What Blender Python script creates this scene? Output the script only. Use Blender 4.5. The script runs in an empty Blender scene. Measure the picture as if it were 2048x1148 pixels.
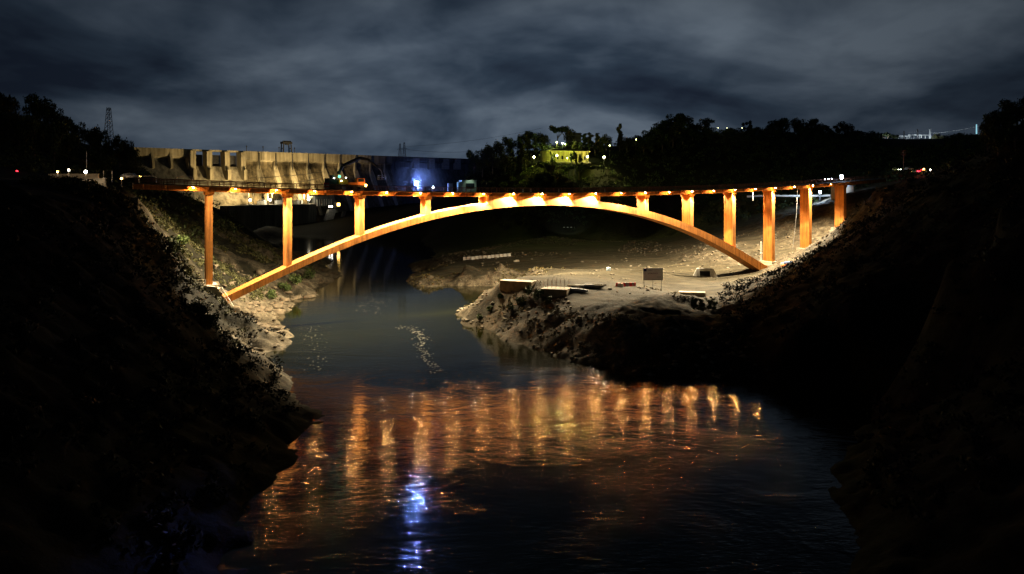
import bpy, bmesh, math, random
import numpy as np
from mathutils import Vector, Matrix, noise as mnoise
R = math.radians
random.seed(7); rng = np.random.default_rng(7)
S = bpy.context.scene; COL = S.collection
PI = math.pi

# ------------------------------------------------------------ camera, sky, exposure
F = 1500.0; HX = 1024.0; HY = 375.0; EYE = 34.0
cd = bpy.data.cameras.new('camera'); cam = bpy.data.objects.new('camera', cd); COL.objects.link(cam)
cam.location = (0, 0, EYE); cam.rotation_euler = (R(90), 0, 0)
cd.sensor_width = 36; cd.lens = 36 * F / 2048; cd.shift_y = -(574 - HY) / 2048
cd.clip_start = 0.5; cd.clip_end = 6000
S.camera = cam
S.render.engine = 'CYCLES'
S.view_settings.view_transform = 'Standard'; S.view_settings.look = 'None'
S.view_settings.exposure = 0; S.view_settings.gamma = 1
S.cycles.use_denoising = True
S.cycles.max_bounces = 5; S.cycles.diffuse_bounces = 3; S.cycles.glossy_bounces = 3
S.cycles.sample_clamp_indirect = 6

W = bpy.data.worlds.new('World'); S.world = W; W.use_nodes = True
def nd(nt, t, **kw):
    n = nt.nodes.new(t)
    for k, v in kw.items():
        if k in n.inputs: n.inputs[k].default_value = v
        else: setattr(n, k, v)
    return n
def mth(nt, op, a, b=None, c=None):
    n = nt.nodes.new('ShaderNodeMath'); n.operation = op
    for i, v in enumerate((a, b, c)):
        if v is None: continue
        if hasattr(v, 'links') or hasattr(v, 'is_linked'): nt.links.new(v, n.inputs[i])
        else: n.inputs[i].default_value = v
    return n.outputs[0]
def ramp(nt, fac, stops):
    n = nt.nodes.new('ShaderNodeValToRGB'); cr = n.color_ramp
    while len(cr.elements) < len(stops): cr.elements.new(0.5)
    for e, (p, c) in zip(cr.elements, stops):
        e.position = p; e.color = (c, c, c, 1) if not hasattr(c, '__len__') else (*c, 1)
    nt.links.new(fac, n.inputs[0]); return n.outputs[0]
def mixc(nt, fac, a, b, mode='MIX'):
    n = nt.nodes.new('ShaderNodeMix'); n.data_type = 'RGBA'; n.blend_type = mode
    for s, v in ((n.inputs['Factor'], fac), (n.inputs['A'], a), (n.inputs['B'], b)):
        if hasattr(v, 'is_linked'): nt.links.new(v, s)
        else: s.default_value = (*v, 1) if hasattr(v, '__len__') and len(v) == 3 else v
    return n.outputs['Result']
def world():
    nt = W.node_tree; bg = nt.nodes['Background']
    sky = nd(nt, 'ShaderNodeTexSky'); sky.sky_type = 'NISHITA'; sky.sun_disc = False
    sky.sun_elevation = R(-4); sky.sun_rotation = R(15); sky.altitude = 100
    tc = nd(nt, 'ShaderNodeTexCoord'); sp = nd(nt, 'ShaderNodeSeparateXYZ')
    nt.links.new(tc.outputs['Generated'], sp.inputs[0])
    x, y, z = sp.outputs
    # clouds as a flat deck seen from below: direction divided by its height
    den = mth(nt, 'ADD', mth(nt, 'MAXIMUM', z, 0.0), 0.33)
    px = mth(nt, 'DIVIDE', x, den); py = mth(nt, 'DIVIDE', y, den)
    cb = nd(nt, 'ShaderNodeCombineXYZ'); nt.links.new(px, cb.inputs[0]); nt.links.new(py, cb.inputs[1]); cb.inputs[2].default_value = 3.7
    def noi(scale, detail, rough, dist, off):
        m = nd(nt, 'ShaderNodeMapping'); nt.links.new(cb.outputs[0], m.inputs[0]); m.inputs['Location'].default_value = off
        n = nd(nt, 'ShaderNodeTexNoise'); nt.links.new(m.outputs[0], n.inputs['Vector'])
        n.inputs['Scale'].default_value = scale; n.inputs['Detail'].default_value = detail
        n.inputs['Roughness'].default_value = rough; n.inputs['Distortion'].default_value = dist
        return n.outputs['Fac']
    big = noi(1.15, 5, 0.5, 0.55, (1.3, 0.4, 0)); fine = noi(4.0, 5, 0.5, 0.3, (4.2, 1.0, 2))
    f = mth(nt, 'ADD', mth(nt, 'MULTIPLY', big, 0.74), mth(nt, 'MULTIPLY', fine, 0.26))
    c = ramp(nt, f, [(0.38, (0.005, 0.008, 0.015)), (0.46, (0.012, 0.019, 0.030)), (0.54, (0.030, 0.041, 0.057)), (0.64, (0.064, 0.081, 0.102))])
    # brighter band of open dusk low over the dam, darker to the right and far left
    low = ramp(nt, z, [(0.0, 1.45), (0.08, 1.1), (0.2, 1.0), (0.30, 0.45), (0.5, 0.2)])
    side = ramp(nt, mth(nt, 'ADD', mth(nt, 'MULTIPLY', x, 0.5), 0.5), [(0.15, 0.4), (0.30, 0.75), (0.42, 1.15), (0.56, 1.15), (0.70, 0.7), (0.85, 0.4)])
    c = mixc(nt, 1.0, c, low, 'MULTIPLY'); c = mixc(nt, 1.0, c, side, 'MULTIPLY')
    sk = mixc(nt, 1.0, sky.outputs[0], (0.06, 0.06, 0.06), 'MULTIPLY')
    c = mixc(nt, 0.06, c, sk, 'ADD')
    v = nd(nt, 'ShaderNodeVectorMath', operation='SCALE'); nt.links.new(c, v.inputs[0]); v.inputs['Scale'].default_value = 16.5
    nt.links.new(v.outputs[0], bg.inputs['Color']); bg.inputs['Strength'].default_value = 0.1
world()

# ------------------------------------------------------------ helpers
def P(px, py, Y): return Vector(((px - HX) * Y / F, Y, EYE - (py - HY) * Y / F))
def tag(o, label=None, cat=None, group=None, kind=None):
    if label: o['label'] = label
    if cat: o['category'] = cat
    if group: o['group'] = group
    if kind: o['kind'] = kind
    return o
def empty(name, loc=(0, 0, 0), rz=0, label=None, cat=None, group=None):
    o = bpy.data.objects.new(name, None); COL.objects.link(o); o.location = loc; o.rotation_euler.z = rz
    o.empty_display_size = 0.3
    return tag(o, label, cat, group)
class MB:
    def __init__(s): s.v = []; s.f = []
    def add(s, vs, fs):
        b = len(s.v); s.v += [tuple(v) for v in vs]; s.f += [tuple(i + b for i in f) for f in fs]; return s
    def box(s, c, d, rz=0, ry=0, rx=0, tx=1.0, ty=1.0):
        """box centre c, full size d, top scaled by tx, ty"""
        hx, hy, hz = d[0] / 2, d[1] / 2, d[2] / 2
        M = Matrix.Rotation(rz, 3, 'Z') @ Matrix.Rotation(ry, 3, 'Y') @ Matrix.Rotation(rx, 3, 'X')
        vs = []
        for z, a, b in ((-hz, 1, 1), (hz, tx, ty)):
            for x, y in ((-hx * a, -hy * b), (hx * a, -hy * b), (hx * a, hy * b), (-hx * a, hy * b)):
                vs.append(M @ Vector((x, y, z)) + Vector(c))
        return s.add(vs, [(0, 3, 2, 1), (4, 5, 6, 7), (0, 1, 5, 4), (1, 2, 6, 5), (2, 3, 7, 6), (3, 0, 4, 7)])
    def tube(s, p, q, r, r2=None, n=8):
        p = Vector(p); q = Vector(q); r2 = r if r2 is None else r2
        d = (q - p).normalized(); a = d.orthogonal().normalized(); b = d.cross(a)
        vs = [p + (a * math.cos(2 * PI * k / n) + b * math.sin(2 * PI * k / n)) * r for k in range(n)]
        vs += [q + (a * math.cos(2 * PI * k / n) + b * math.sin(2 * PI * k / n)) * r2 for k in range(n)]
        return s.add(vs, [(k, (k + 1) % n, n + (k + 1) % n, n + k) for k in range(n)] + [tuple(range(n - 1, -1, -1)), tuple(range(n, 2 * n))])
    def path(s, pts, r, n=6):
        for a, b in zip(pts[:-1], pts[1:]): s.tube(a, b, r, n=n)
        return s
    def prism(s, poly, y0, y1, axis='y'):
        """polygon in (x,z) extruded along y (or (x,y) along z)"""
        n = len(poly)
        g = (lambda a, b, t: (a, t, b)) if axis == 'y' else ((lambda a, b, t: (a, b, t)) if axis == 'z' else (lambda a, b, t: (t, a, b)))
        vs = [g(a, b, y0) for a, b in poly] + [g(a, b, y1) for a, b in poly]
        return s.add(vs, [(k, (k + 1) % n, n + (k + 1) % n, n + k) for k in range(n)] + [tuple(range(n - 1, -1, -1)), tuple(range(n, 2 * n))])
    def ball(s, c, r, nu=10, nv=6, sz=1):
        vs = [(c[0], c[1], c[2] + r * sz)]
        for j in range(1, nv):
            t = PI * j / nv
            for k in range(nu):
                vs.append((c[0] + r * math.sin(t) * math.cos(2 * PI * k / nu), c[1] + r * math.sin(t) * math.sin(2 * PI * k / nu), c[2] + r * sz * math.cos(t)))
        vs.append((c[0], c[1], c[2] - r * sz)); L = len(vs) - 1
        fs = [(0, 1 + k, 1 + (k + 1) % nu) for k in range(nu)]
        for j in range(nv - 2):
            a = 1 + j * nu
            fs += [(a + k, a + nu + k, a + nu + (k + 1) % nu, a + (k + 1) % nu) for k in range(nu)]
        a = 1 + (nv - 2) * nu
        fs += [(a + k, L, a + (k + 1) % nu) for k in range(nu)]
        return s.add(vs, fs)
    def build(s, name, m, parent=None, smooth=False, bevel=0, fix=True):
        me = bpy.data.meshes.new(name); me.from_pydata(s.v, [], s.f)
        if fix or bevel:
            bm = bmesh.new(); bm.from_mesh(me)
            if fix: bmesh.ops.recalc_face_normals(bm, faces=bm.faces)
            if bevel:
                try: bmesh.ops.bevel(bm, geom=bm.edges[:], offset=bevel, segments=1, affect='EDGES')
                except Exception: pass
            bm.to_mesh(me); bm.free()
        me.materials.append(m)
        if smooth: me.shade_smooth()
        o = bpy.data.objects.new(name, me); COL.objects.link(o)
        if parent: o.parent = parent
        return o
def npmesh(name, v, f, m, parent=None, smooth=False):
    v = np.asarray(v, np.float32); f = np.asarray(f, np.int32); k = f.shape[1]
    me = bpy.data.meshes.new(name)
    me.vertices.add(len(v)); me.vertices.foreach_set('co', v.ravel())
    me.loops.add(f.size); me.loops.foreach_set('vertex_index', f.ravel())
    me.polygons.add(len(f)); me.polygons.foreach_set('loop_start', np.arange(0, f.size, k, dtype=np.int32))
    me.polygons.foreach_set('loop_total', np.full(len(f), k, np.int32))
    me.update(calc_edges=True); me.materials.append(m)
    if smooth: me.shade_smooth()
    o = bpy.data.objects.new(name, me); COL.objects.link(o)
    if parent: o.parent = parent
    return o
def copy_tree(o, parent=None):
    c = o.copy(); COL.objects.link(c); c.parent = parent
    for ch in list(o.children): copy_tree(ch, c)
    return c
def lamp(name, kind, loc, power, color, parent=None, aim=None, size=60, blend=0.3, soft=0.15):
    l = bpy.data.lights.new(name, kind); l.energy = power; l.color = color; l.shadow_soft_size = soft
    if kind == 'SPOT': l.spot_size = R(size); l.spot_blend = blend
    o = bpy.data.objects.new(name, l); COL.objects.link(o); o.location = loc
    if parent: o.parent = parent
    if aim is not None: o.rotation_euler = Vector(aim).to_track_quat('-Z', 'Y').to_euler()
    return o

# ------------------------------------------------------------ materials
def mat(name, col, rough=0.8, var=0.25, scale=1.5, bump=0.0, metal=0.0, col2=None, stretch=(1, 1, 1), detail=5, spec=0.3, objco=True, sharp=(0.35, 0.65)):
    m = bpy.data.materials.new(name); m.use_nodes = True; nt = m.node_tree; b = nt.nodes['Principled BSDF']
    b.inputs['Roughness'].default_value = rough; b.inputs['Metallic'].default_value = metal
    b.inputs['Specular IOR Level'].default_value = spec
    tc = nd(nt, 'ShaderNodeTexCoord'); mp = nd(nt, 'ShaderNodeMapping'); nt.links.new(tc.outputs['Object'], mp.inputs[0]); mp.inputs['Scale'].default_value = stretch
    n = nd(nt, 'ShaderNodeTexNoise'); nt.links.new(mp.outputs[0], n.inputs['Vector']); n.inputs['Scale'].default_value = scale; n.inputs['Detail'].default_value = detail; n.inputs['Roughness'].default_value = 0.62
    c2 = col2 or tuple(c * (1 - var) for c in col); c1 = col if col2 else tuple(min(1, c * (1 + var * 0.6)) for c in col)
    c = ramp(nt, n.outputs['Fac'], [(sharp[0], c2), (sharp[1], c1)])
    nt.links.new(c, b.inputs['Base Color'])
    if bump:
        bp = nd(nt, 'ShaderNodeBump'); bp.inputs['Strength'].default_value = bump; bp.inputs['Distance'].default_value = 0.3
        nt.links.new(n.outputs['Fac'], bp.inputs['Height']); nt.links.new(bp.outputs[0], b.inputs['Normal'])
    return m
def emit(name, col, strength):
    m = bpy.data.materials.new(name); m.use_nodes = True; b = m.node_tree.nodes['Principled BSDF']
    b.inputs['Base Color'].default_value = (*col, 1); b.inputs['Emission Color'].default_value = (*col, 1); b.inputs['Emission Strength'].default_value = strength
    return m
def bridge_paint():
    """weathered ochre concrete: panel joints and vertical run-off stains"""
    m = bpy.data.materials.new('ochre_concrete'); m.use_nodes = True; nt = m.node_tree; b = nt.nodes['Principled BSDF']
    b.inputs['Roughness'].default_value = 0.75; b.inputs['Specular IOR Level'].default_value = 0.25
    tc = nd(nt, 'ShaderNodeTexCoord')
    def noi(st, sc, d):
        mp = nd(nt, 'ShaderNodeMapping'); nt.links.new(tc.outputs['Object'], mp.inputs[0]); mp.inputs['Scale'].default_value = st
        n = nd(nt, 'ShaderNodeTexNoise'); nt.links.new(mp.outputs[0], n.inputs['Vector']); n.inputs['Scale'].default_value = sc; n.inputs['Detail'].default_value = d; n.inputs['Roughness'].default_value = 0.65
        return n.outputs['Fac']
    base = ramp(nt, noi((1, 1, 1), 0.35, 4), [(0.3, (0.40, 0.145, 0.026)), (0.7, (0.60, 0.228, 0.042))])
    st = ramp(nt, noi((1, 1, 0.09), 1.6, 6), [(0.36, 0.30), (0.54, 1.0)])
    gr = ramp(nt, noi((1, 1, 1), 3.5, 6), [(0.3, 0.72), (0.55, 1.0)])
    c = mixc(nt, 0.75, base, st, 'MULTIPLY'); c = mixc(nt, 0.8, c, gr, 'MULTIPLY')
    sp = nd(nt, 'ShaderNodeSeparateXYZ'); nt.links.new(tc.outputs['Object'], sp.inputs[0])
    fr = mth(nt, 'FRACT', mth(nt, 'MULTIPLY', sp.outputs[0], 1 / 4.5))
    jn = mth(nt, 'LESS_THAN', fr, 0.018)
    c = mixc(nt, mth(nt, 'MULTIPLY', jn, 0.55), c, (0.16, 0.06, 0.02))
    nt.links.new(c, b.inputs['Base Color'])
    bp = nd(nt, 'ShaderNodeBump'); bp.inputs['Strength'].default_value = 0.25; bp.inputs['Distance'].default_value = 0.05
    nt.links.new(gr, bp.inputs['Height']); nt.links.new(bp.outputs[0], b.inputs['Normal'])
    return m
def stained(name, col, dark, vs=0.25):
    m = bpy.data.materials.new(name); m.use_nodes = True; nt = m.node_tree; b = nt.nodes['Principled BSDF']
    b.inputs['Roughness'].default_value = 0.9; b.inputs['Specular IOR Level'].default_value = 0.15
    tc = nd(nt, 'ShaderNodeTexCoord')
    def noi(st, sc, d):
        mp = nd(nt, 'ShaderNodeMapping'); nt.links.new(tc.outputs['Object'], mp.inputs[0]); mp.inputs['Scale'].default_value = st
        n = nd(nt, 'ShaderNodeTexNoise'); nt.links.new(mp.outputs[0], n.inputs['Vector']); n.inputs['Scale'].default_value = sc; n.inputs['Detail'].default_value = d; n.inputs['Roughness'].default_value = 0.65
        return n.outputs['Fac']
    c = ramp(nt, noi((1, 1, 0.06), vs, 7), [(0.36, dark), (0.66, col)])
    g = ramp(nt, noi((1, 1, 1), 0.12, 6), [(0.3, 0.6), (0.65, 1.0)])
    c = mixc(nt, 0.8, c, g, 'MULTIPLY')
    nt.links.new(c, b.inputs['Base Color']); return m
M = {}
M['ochre'] = bridge_paint()
M['soffit'] = mat('ochre_soffit', (0.42, 0.15, 0.04), 0.8, 0.35, 0.8)
M['deck'] = mat('deck_concrete', (0.10, 0.06, 0.035), 0.85, 0.3, 0.7)
M['asphalt'] = mat('asphalt', (0.05, 0.05, 0.05), 0.9, 0.3, 3)
M['rail'] = mat('rusty_rail', (0.16, 0.055, 0.03), 0.6, 0.4, 2)
M['dam_rib'] = stained('dam_rib_concrete', (0.62, 0.56, 0.42), (0.34, 0.30, 0.21), 0.5)
M['dam'] = stained('dam_concrete', (0.36, 0.33, 0.26), (0.08, 0.072, 0.055))
M['dam_dark'] = stained('dam_face_concrete', (0.24, 0.20, 0.13), (0.05, 0.042, 0.028), 0.45)
M['dam_pale'] = stained('dam_parapet_concrete', (0.38, 0.34, 0.25), (0.17, 0.15, 0.10), 0.45)
M['conc'] = mat('grey_concrete', (0.34, 0.32, 0.28), 0.85, 0.3, 0.6, 0.1)
M['conc_pale'] = mat('pale_concrete', (0.34, 0.30, 0.23), 0.85, 0.2, 0.8, 0.1)
M['conc_dark'] = stained('dark_concrete', (0.14, 0.14, 0.13), (0.05, 0.05, 0.05), 0.4)
M['steel'] = mat('dark_steel', (0.05, 0.05, 0.055), 0.5, 0.3, 2, metal=0.6)
M['galv'] = mat('galvanised_steel', (0.35, 0.36, 0.37), 0.45, 0.2, 2, metal=0.5)
M['white'] = mat('white_paint', (0.55, 0.53, 0.49), 0.6, 0.15, 2)
M['red'] = mat('red_plastic', (0.55, 0.03, 0.03), 0.5, 0.2, 2)
M['orange'] = mat('orange_machine_paint', (0.62, 0.16, 0.02), 0.5, 0.25, 2)
M['yellow'] = mat('yellow_machine_paint', (0.55, 0.30, 0.03), 0.5, 0.25, 2)
M['black'] = mat('black_rubber', (0.02, 0.02, 0.02), 0.8, 0.3, 3)
M['car'] = mat('dark_car_paint', (0.06, 0.065, 0.08), 0.3, 0.1, 1, metal=0.3)
M['glass'] = mat('dark_glass', (0.02, 0.025, 0.03), 0.08, 0.1, 1, spec=0.6)
M['villa'] = mat('cream_plaster', (0.62, 0.56, 0.20), 0.85, 0.15, 0.6)
M['roof'] = mat('dark_roof_tiles', (0.06, 0.05, 0.045), 0.85, 0.3, 1)
M['blue'] = mat('blue_tarpaulin', (0.05, 0.14, 0.42), 0.6, 0.3, 2)
M['signface'] = mat('sign_panel_white', (0.62, 0.60, 0.58), 0.6, 0.08, 1)
M['ink'] = mat('sign_ink_black', (0.015, 0.013, 0.015), 0.6, 0.1, 1)
M['navy'] = mat('sign_ink_navy', (0.02, 0.025, 0.12), 0.6, 0.1, 1)
M['timber'] = mat('formwork_timber', (0.22, 0.16, 0.08), 0.85, 0.3, 1.2)
M['wire'] = mat('cable_steel', (0.28, 0.27, 0.25), 0.6, 0.1, 1)
M['wire_dark'] = mat('power_line_steel', (0.03, 0.032, 0.036), 0.6, 0.1, 1)
M['green_kiosk'] = mat('pale_green_panel', (0.42, 0.52, 0.42), 0.7, 0.1, 1)
M['bark'] = mat('bark', (0.11, 0.08, 0.055), 0.95, 0.4, 3)
WARM = (1.0, 0.80, 0.50)
M['lens_warm'] = emit('floodlight_lens', (1.0, 0.54, 0.17), 1700)
M['lens_white'] = emit('white_lamp_lens', (1.0, 0.95, 0.8), 22)
M['lens_blue'] = emit('blue_white_led', (0.20, 0.34, 1.0), 1100)
M['lens_blue_s'] = emit('small_blue_led', (0.75, 0.85, 1.0), 30)
M['lens_green'] = emit('green_beacon', (0.1, 1.0, 0.45), 3)
M['lens_amber'] = emit('amber_lamp', (1.0, 0.55, 0.12), 20)
M['lens_red'] = emit('red_tail_lamp', (1.0, 0.03, 0.05), 6)
M['lens_sodium'] = emit('street_lamp_globe', (1.0, 0.97, 0.62), 16)
M['lens_cyan'] = emit('cyan_tube', (0.30, 0.62, 0.75), 1.0)
def leafmat(name, c, v=0.5):
    m = bpy.data.materials.new(name); m.use_nodes = True; nt = m.node_tree; b = nt.nodes['Principled BSDF']
    b.inputs['Roughness'].default_value = 0.7; b.inputs['Specular IOR Level'].default_value = 0.2
    g = nd(nt, 'ShaderNodeNewGeometry')
    cc = ramp(nt, g.outputs['Random Per Island'], [(0.0, tuple(k * (1 - v) for k in c)), (0.6, c), (1.0, tuple(min(1, k * (1 + v)) for k in c))])
    nt.links.new(cc, b.inputs['Base Color']); return m
M['leaf'] = leafmat('dark_foliage', (0.030, 0.042, 0.014))
M['leaf2'] = leafmat('olive_foliage', (0.040, 0.040, 0.013))
M['leaf_bright'] = leafmat('green_shrub_leaves', (0.040, 0.060, 0.015))
M['leaf_near'] = leafmat('darkened_scrub_leaves', (0.006, 0.007, 0.003))  # foliage colour darkened so the near slopes read as unlit
M['dry'] = leafmat('dry_grass', (0.085, 0.070, 0.026), 0.6)
M['rock_brown'] = mat('brown_bank_stone', (0.085, 0.066, 0.042), 0.9, 0.5, 0.8, 0.4)
M['rock'] = mat('rubble_stone', (0.115, 0.098, 0.070), 0.9, 0.45, 0.9, 0.4)

# ------------------------------------------------------------ bridge frame
BX, BY, BA = -70.96923, 175.49393, R(27.53199)
SP = 18.0
bd = Vector((math.cos(BA), math.sin(BA), 0)); bb = Vector((-math.sin(BA), math.cos(BA), 0))
def bw(s, y, z): return Vector((BX, BY, 0)) + bd * s + bb * y + Vector((0, 0, z))
def blocal(x, y): return ((x - BX) * bd.x + (y - BY) * bd.y, (x - BX) * bb.x + (y - BY) * bb.y)

# ------------------------------------------------------------ terrain
ctl = []
def cp(*a): ctl.append(tuple(a))
def cq(px, py, Y, dz=0): v = P(px, py, Y); ctl.append((v.x, v.y, v.z + dz))
for x, y in [(0, 45), (0, 70), (10, 100), (25, 115), (-10, 130), (15, 130), (-25, 150), (-25, 175), (-35, 200), (-45, 230), (-50, 270), (-57, 320), (-65, 380), (-72, 450), (-80, 500), (-110, 530), (-110, 400), (-130, 450), (-130, 500), (-90, 380), (-160, 470), (-165, 505), (-195, 525), (-150, 530), (-15, 90), (18, 80), (-20, 55), (14, 55), (0, 150), (40, 118), (48, 108), (52, 116), (27, 90), (30, 122)]: cp(x, y, -4)
# shores (z = 0)
for x, y in [(-22, 50), (-25, 62), (-28, 80), (-29.5, 97), (-28.5, 110), (-36, 121), (-45, 140), (-48.5, 161), (-54, 180), (-65, 203), (-70, 227), (-71, 249), (-77, 309), (-84, 322), (-135, 385), (-172, 430), (-208, 480), (-230, 520)]: cp(x, y, 0)
cp(-100, 340, 4.5); cp(-118, 350, 6)
for x, y in [(-12, 195), (-4, 178), (2.8, 162), (9.7, 151), (16.6, 142), (25, 136), (33.4, 133), (44, 134), (58, 131), (62, 119), (48, 104), (38, 88), (32, 72), (27, 55), (-14, 207), (-5, 228), (2, 247), (3, 262), (-8, 273), (-20, 268), (-29, 256), (-34, 262), (-36, 300), (-38, 352), (-42, 392), (-50, 440), (-58, 500)]: cp(x, y, 0)
# left bank
for a in [(470, 620, 168), (447, 612, 172), (418, 584, 176), (300, 478, 144), (268, 425, 150), (345, 535, 146), (385, 590, 150), (420, 640, 152), (452, 690, 152), (440, 708, 140), (340, 605, 125), (200, 460, 120), (380, 540, 178)]: cq(*a)
for a in [(-84, 160, 32.0), (-82, 150, 32.6), (-71, 115, 32), (-45, 80, 10), (-60, 80, 23), (-75, 80, 32), (-40, 60, 9), (-58, 60, 21), (-75, 60, 32), (-100, 60, 33.4), (-100, 120, 33.4), (-100, 175, 33.4), (-130, 150, 33.6), (-130, 90, 33.6), (-115, 215, 33.4), (-160, 150, 40), (-170, 220, 44), (-93, 195, 29), (-80, 172, 24), (-85, 170, 31)]: cp(*a)
for a in [(0, 195, 330, -10), (110, 222, 330, -10), (160, 268, 340, -9), (220, 292, 360, -8), (280, 318, 390, -7), (350, 480, 215), (380, 405, 265), (480, 445, 395), (440, 415, 400), (430, 490, 240), (520, 492, 300), (600, 502, 370), (500, 562, 222), (452, 532, 225), (560, 540, 240, 0), (320, 400, 300), (400, 450, 300)]: cq(*a)
for a in [(-300, 330, 80), (-420, 330, 95), (-300, 200, 70), (-250, 250, 62), (-420, 60, 80), (-220, 100, 55), (-300, 500, 75), (-420, 600, 90), (-330, 700, 60), (-200, 420, 40), (-230, 470, 40), (-170, 520, 12)]: cp(*a)
for a_, b_, z_ in ((3, -6.5, 4.8), (0, -6.5, 8.0), (6.5, -6, 1.5), (6.5, 4, 3.0), (-5, -5, 10.5)):
    v = bw(a_, b_, 0); cp(v.x, v.y, z_)
for a_ in ((-24, 232, -4), (-20, 248, -4), (-12, 252, -4), (-5, 254, -3), (-16, 222, -3.5), (2, 206, 9.3), (7, 240, 8.6)): cp(*a_)
# island and works platform
for a in [(1000, 565, 190), (1050, 572, 186), (1110, 588, 180), (1230, 592, 178), (1340, 590, 178), (1200, 548, 222), (1100, 545, 228), (1000, 522, 268), (1150, 507, 300), (1250, 505, 305), (930, 524, 268), (900, 532, 287), (856, 548, 266), (950, 502, 315), (880, 512, 320), (965, 590, 194), (1300, 540, 235), (1010, 490, 350), (1100, 472, 362), (1220, 482, 352), (1130, 492, 335), (1330, 484, 370), (1290, 472, 400), (1140, 463, 422), (1000, 442, 450), (1140, 432, 470), (1300, 422, 470), (1350, 522, 282), (1420, 500, 275), (1480, 482, 285), (1500, 528, 264), (1410, 562, 236), (1400, 598, 205), (1410, 616, 185), (1378, 590, 190), (1470, 582, 200), (1435, 632, 165), (1340, 640, 153), (1240, 640, 154), (1150, 635, 162), (1060, 632, 172), (985, 615, 186)]: cq(*a)
# right bank under the piers, near slope and its road
for i, z in ((10, 8.2), (11, 12.0), (12, 18.8), (13, 30.5)):
    v = bw(i * SP, 0, 0); cp(v.x, v.y, z)
    v = bw(i * SP, 12, 0); cp(v.x, v.y, z + 1.0)
for a in [(1530, 548, 250), (1560, 548, 226), (1600, 522, 226), (1680, 478, 226), (1730, 415, 228), (1757, 378, 232), (1500, 675, 145), (1600, 660, 135), (1700, 600, 132), (1900, 500, 112), (2000, 402, 112), (1960, 268, 165, -7), (2045, 205, 165, -5), (1850, 380, 190), (1770, 374, 280), (1840, 352, 335), (1650, 372, 385), (1500, 376, 400), (1300, 366, 430), (1400, 445, 360), (1550, 422, 345), (1650, 402, 320)]: cq(*a)
for a in [(92, 110, 33.5), (104, 60, 38), (70, 60, 24), (48, 80, 7), (58, 98, 7), (70, 114, 5), (140, 160, 58), (160, 110, 60), (190, 250, 46), (118, 210, 36), (260, 300, 50), (40, 60, 6)]: cp(*a)
# wooded hills behind
for a in [(1130, 328, 470), (1060, 328, 470), (1180, 327, 472), (1220, 328, 480), (1130, 345, 450), (1060, 345, 450), (940, 348, 520), (1130, 292, 510), (1000, 305, 535, -6), (1137, 285, 545, -4), (1300, 285, 545, -4.5), (1370, 243, 565, -4.5), (1440, 258, 570, -4.5), (1500, 262, 580, -4.5), (1620, 258, 600, -4.5), (1720, 275, 620, -4.5), (1770, 292, 640, -3), (1830, 294, 650, -3), (1885, 292, 655, -3), (1930, 288, 660, -5), (2048, 265, 660), (1000, 385, 470), (930, 395, 500), (870, 422, 520), (800, 442, 525), (725, 462, 525)]: cq(*a)
for a in [(500, 900, 90), (200, 900, 60), (0, 900, 40), (-420, 900, 60), (520, 400, 100), (520, 40, 90), (320, 480, 66), (-40, 700, 20), (520, 700, 95)]: cp(*a)
ctl = np.array(ctl, float)
CX = ctl[:, :2]; D = np.linalg.norm(CX[:, None] - CX[None], axis=2)
n_ = len(ctl); A = np.zeros((n_ + 3, n_ + 3)); A[:n_, :n_] = D - 0.35 * np.eye(n_); A[:n_, n_] = 1; A[:n_, n_ + 1:] = CX; A[n_:, :n_] = A[:n_, n_:].T
sol = np.linalg.solve(A, np.r_[ctl[:, 2], 0, 0, 0])
def base_h(x, y):
    x = np.asarray(x, float); y = np.asarray(y, float); o = np.zeros(x.shape)
    fx = x.ravel(); fy = y.ravel(); r = np.empty(fx.shape)
    for k in range(0, len(fx), 20000):
        d = np.hypot(fx[k:k + 20000, None] - CX[:, 0], fy[k:k + 20000, None] - CX[:, 1])
        r[k:k + 20000] = d @ sol[:n_] + sol[n_] + sol[n_ + 1] * fx[k:k + 20000] + sol[n_ + 2] * fy[k:k + 20000]
    return r.reshape(x.shape)
PERM = rng.permutation(512); PERM = np.r_[PERM, PERM, PERM]; GR = rng.uniform(-1, 1, 512)
def vnoise(x, y):
    xi = np.floor(x).astype(int); yi = np.floor(y).astype(int); fx = x - xi; fy = y - yi
    fx = fx * fx * (3 - 2 * fx); fy = fy * fy * (3 - 2 * fy)
    g = lambda a, b: GR[PERM[(PERM[a & 511] + b) & 511]]
    return (g(xi, yi) * (1 - fx) + g(xi + 1, yi) * fx) * (1 - fy) + (g(xi, yi + 1) * (1 - fx) + g(xi + 1, yi + 1) * fx) * fy
def fbm(x, y, f, oct=5, ridge=False):
    o = 0; a = 1; t = 0
    for k in range(oct):
        v = vnoise(x * f + 17.3 * k, y * f - 9.1 * k)
        if ridge: v = 1 - 2 * np.abs(v)
        o = o + a * v; t += a; a *= 0.5; f *= 2.03
    return o / t
def sstep(a, b, t):
    t = np.clip((t - a) / (b - a), 0, 1); return t * t * (3 - 2 * t)
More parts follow.
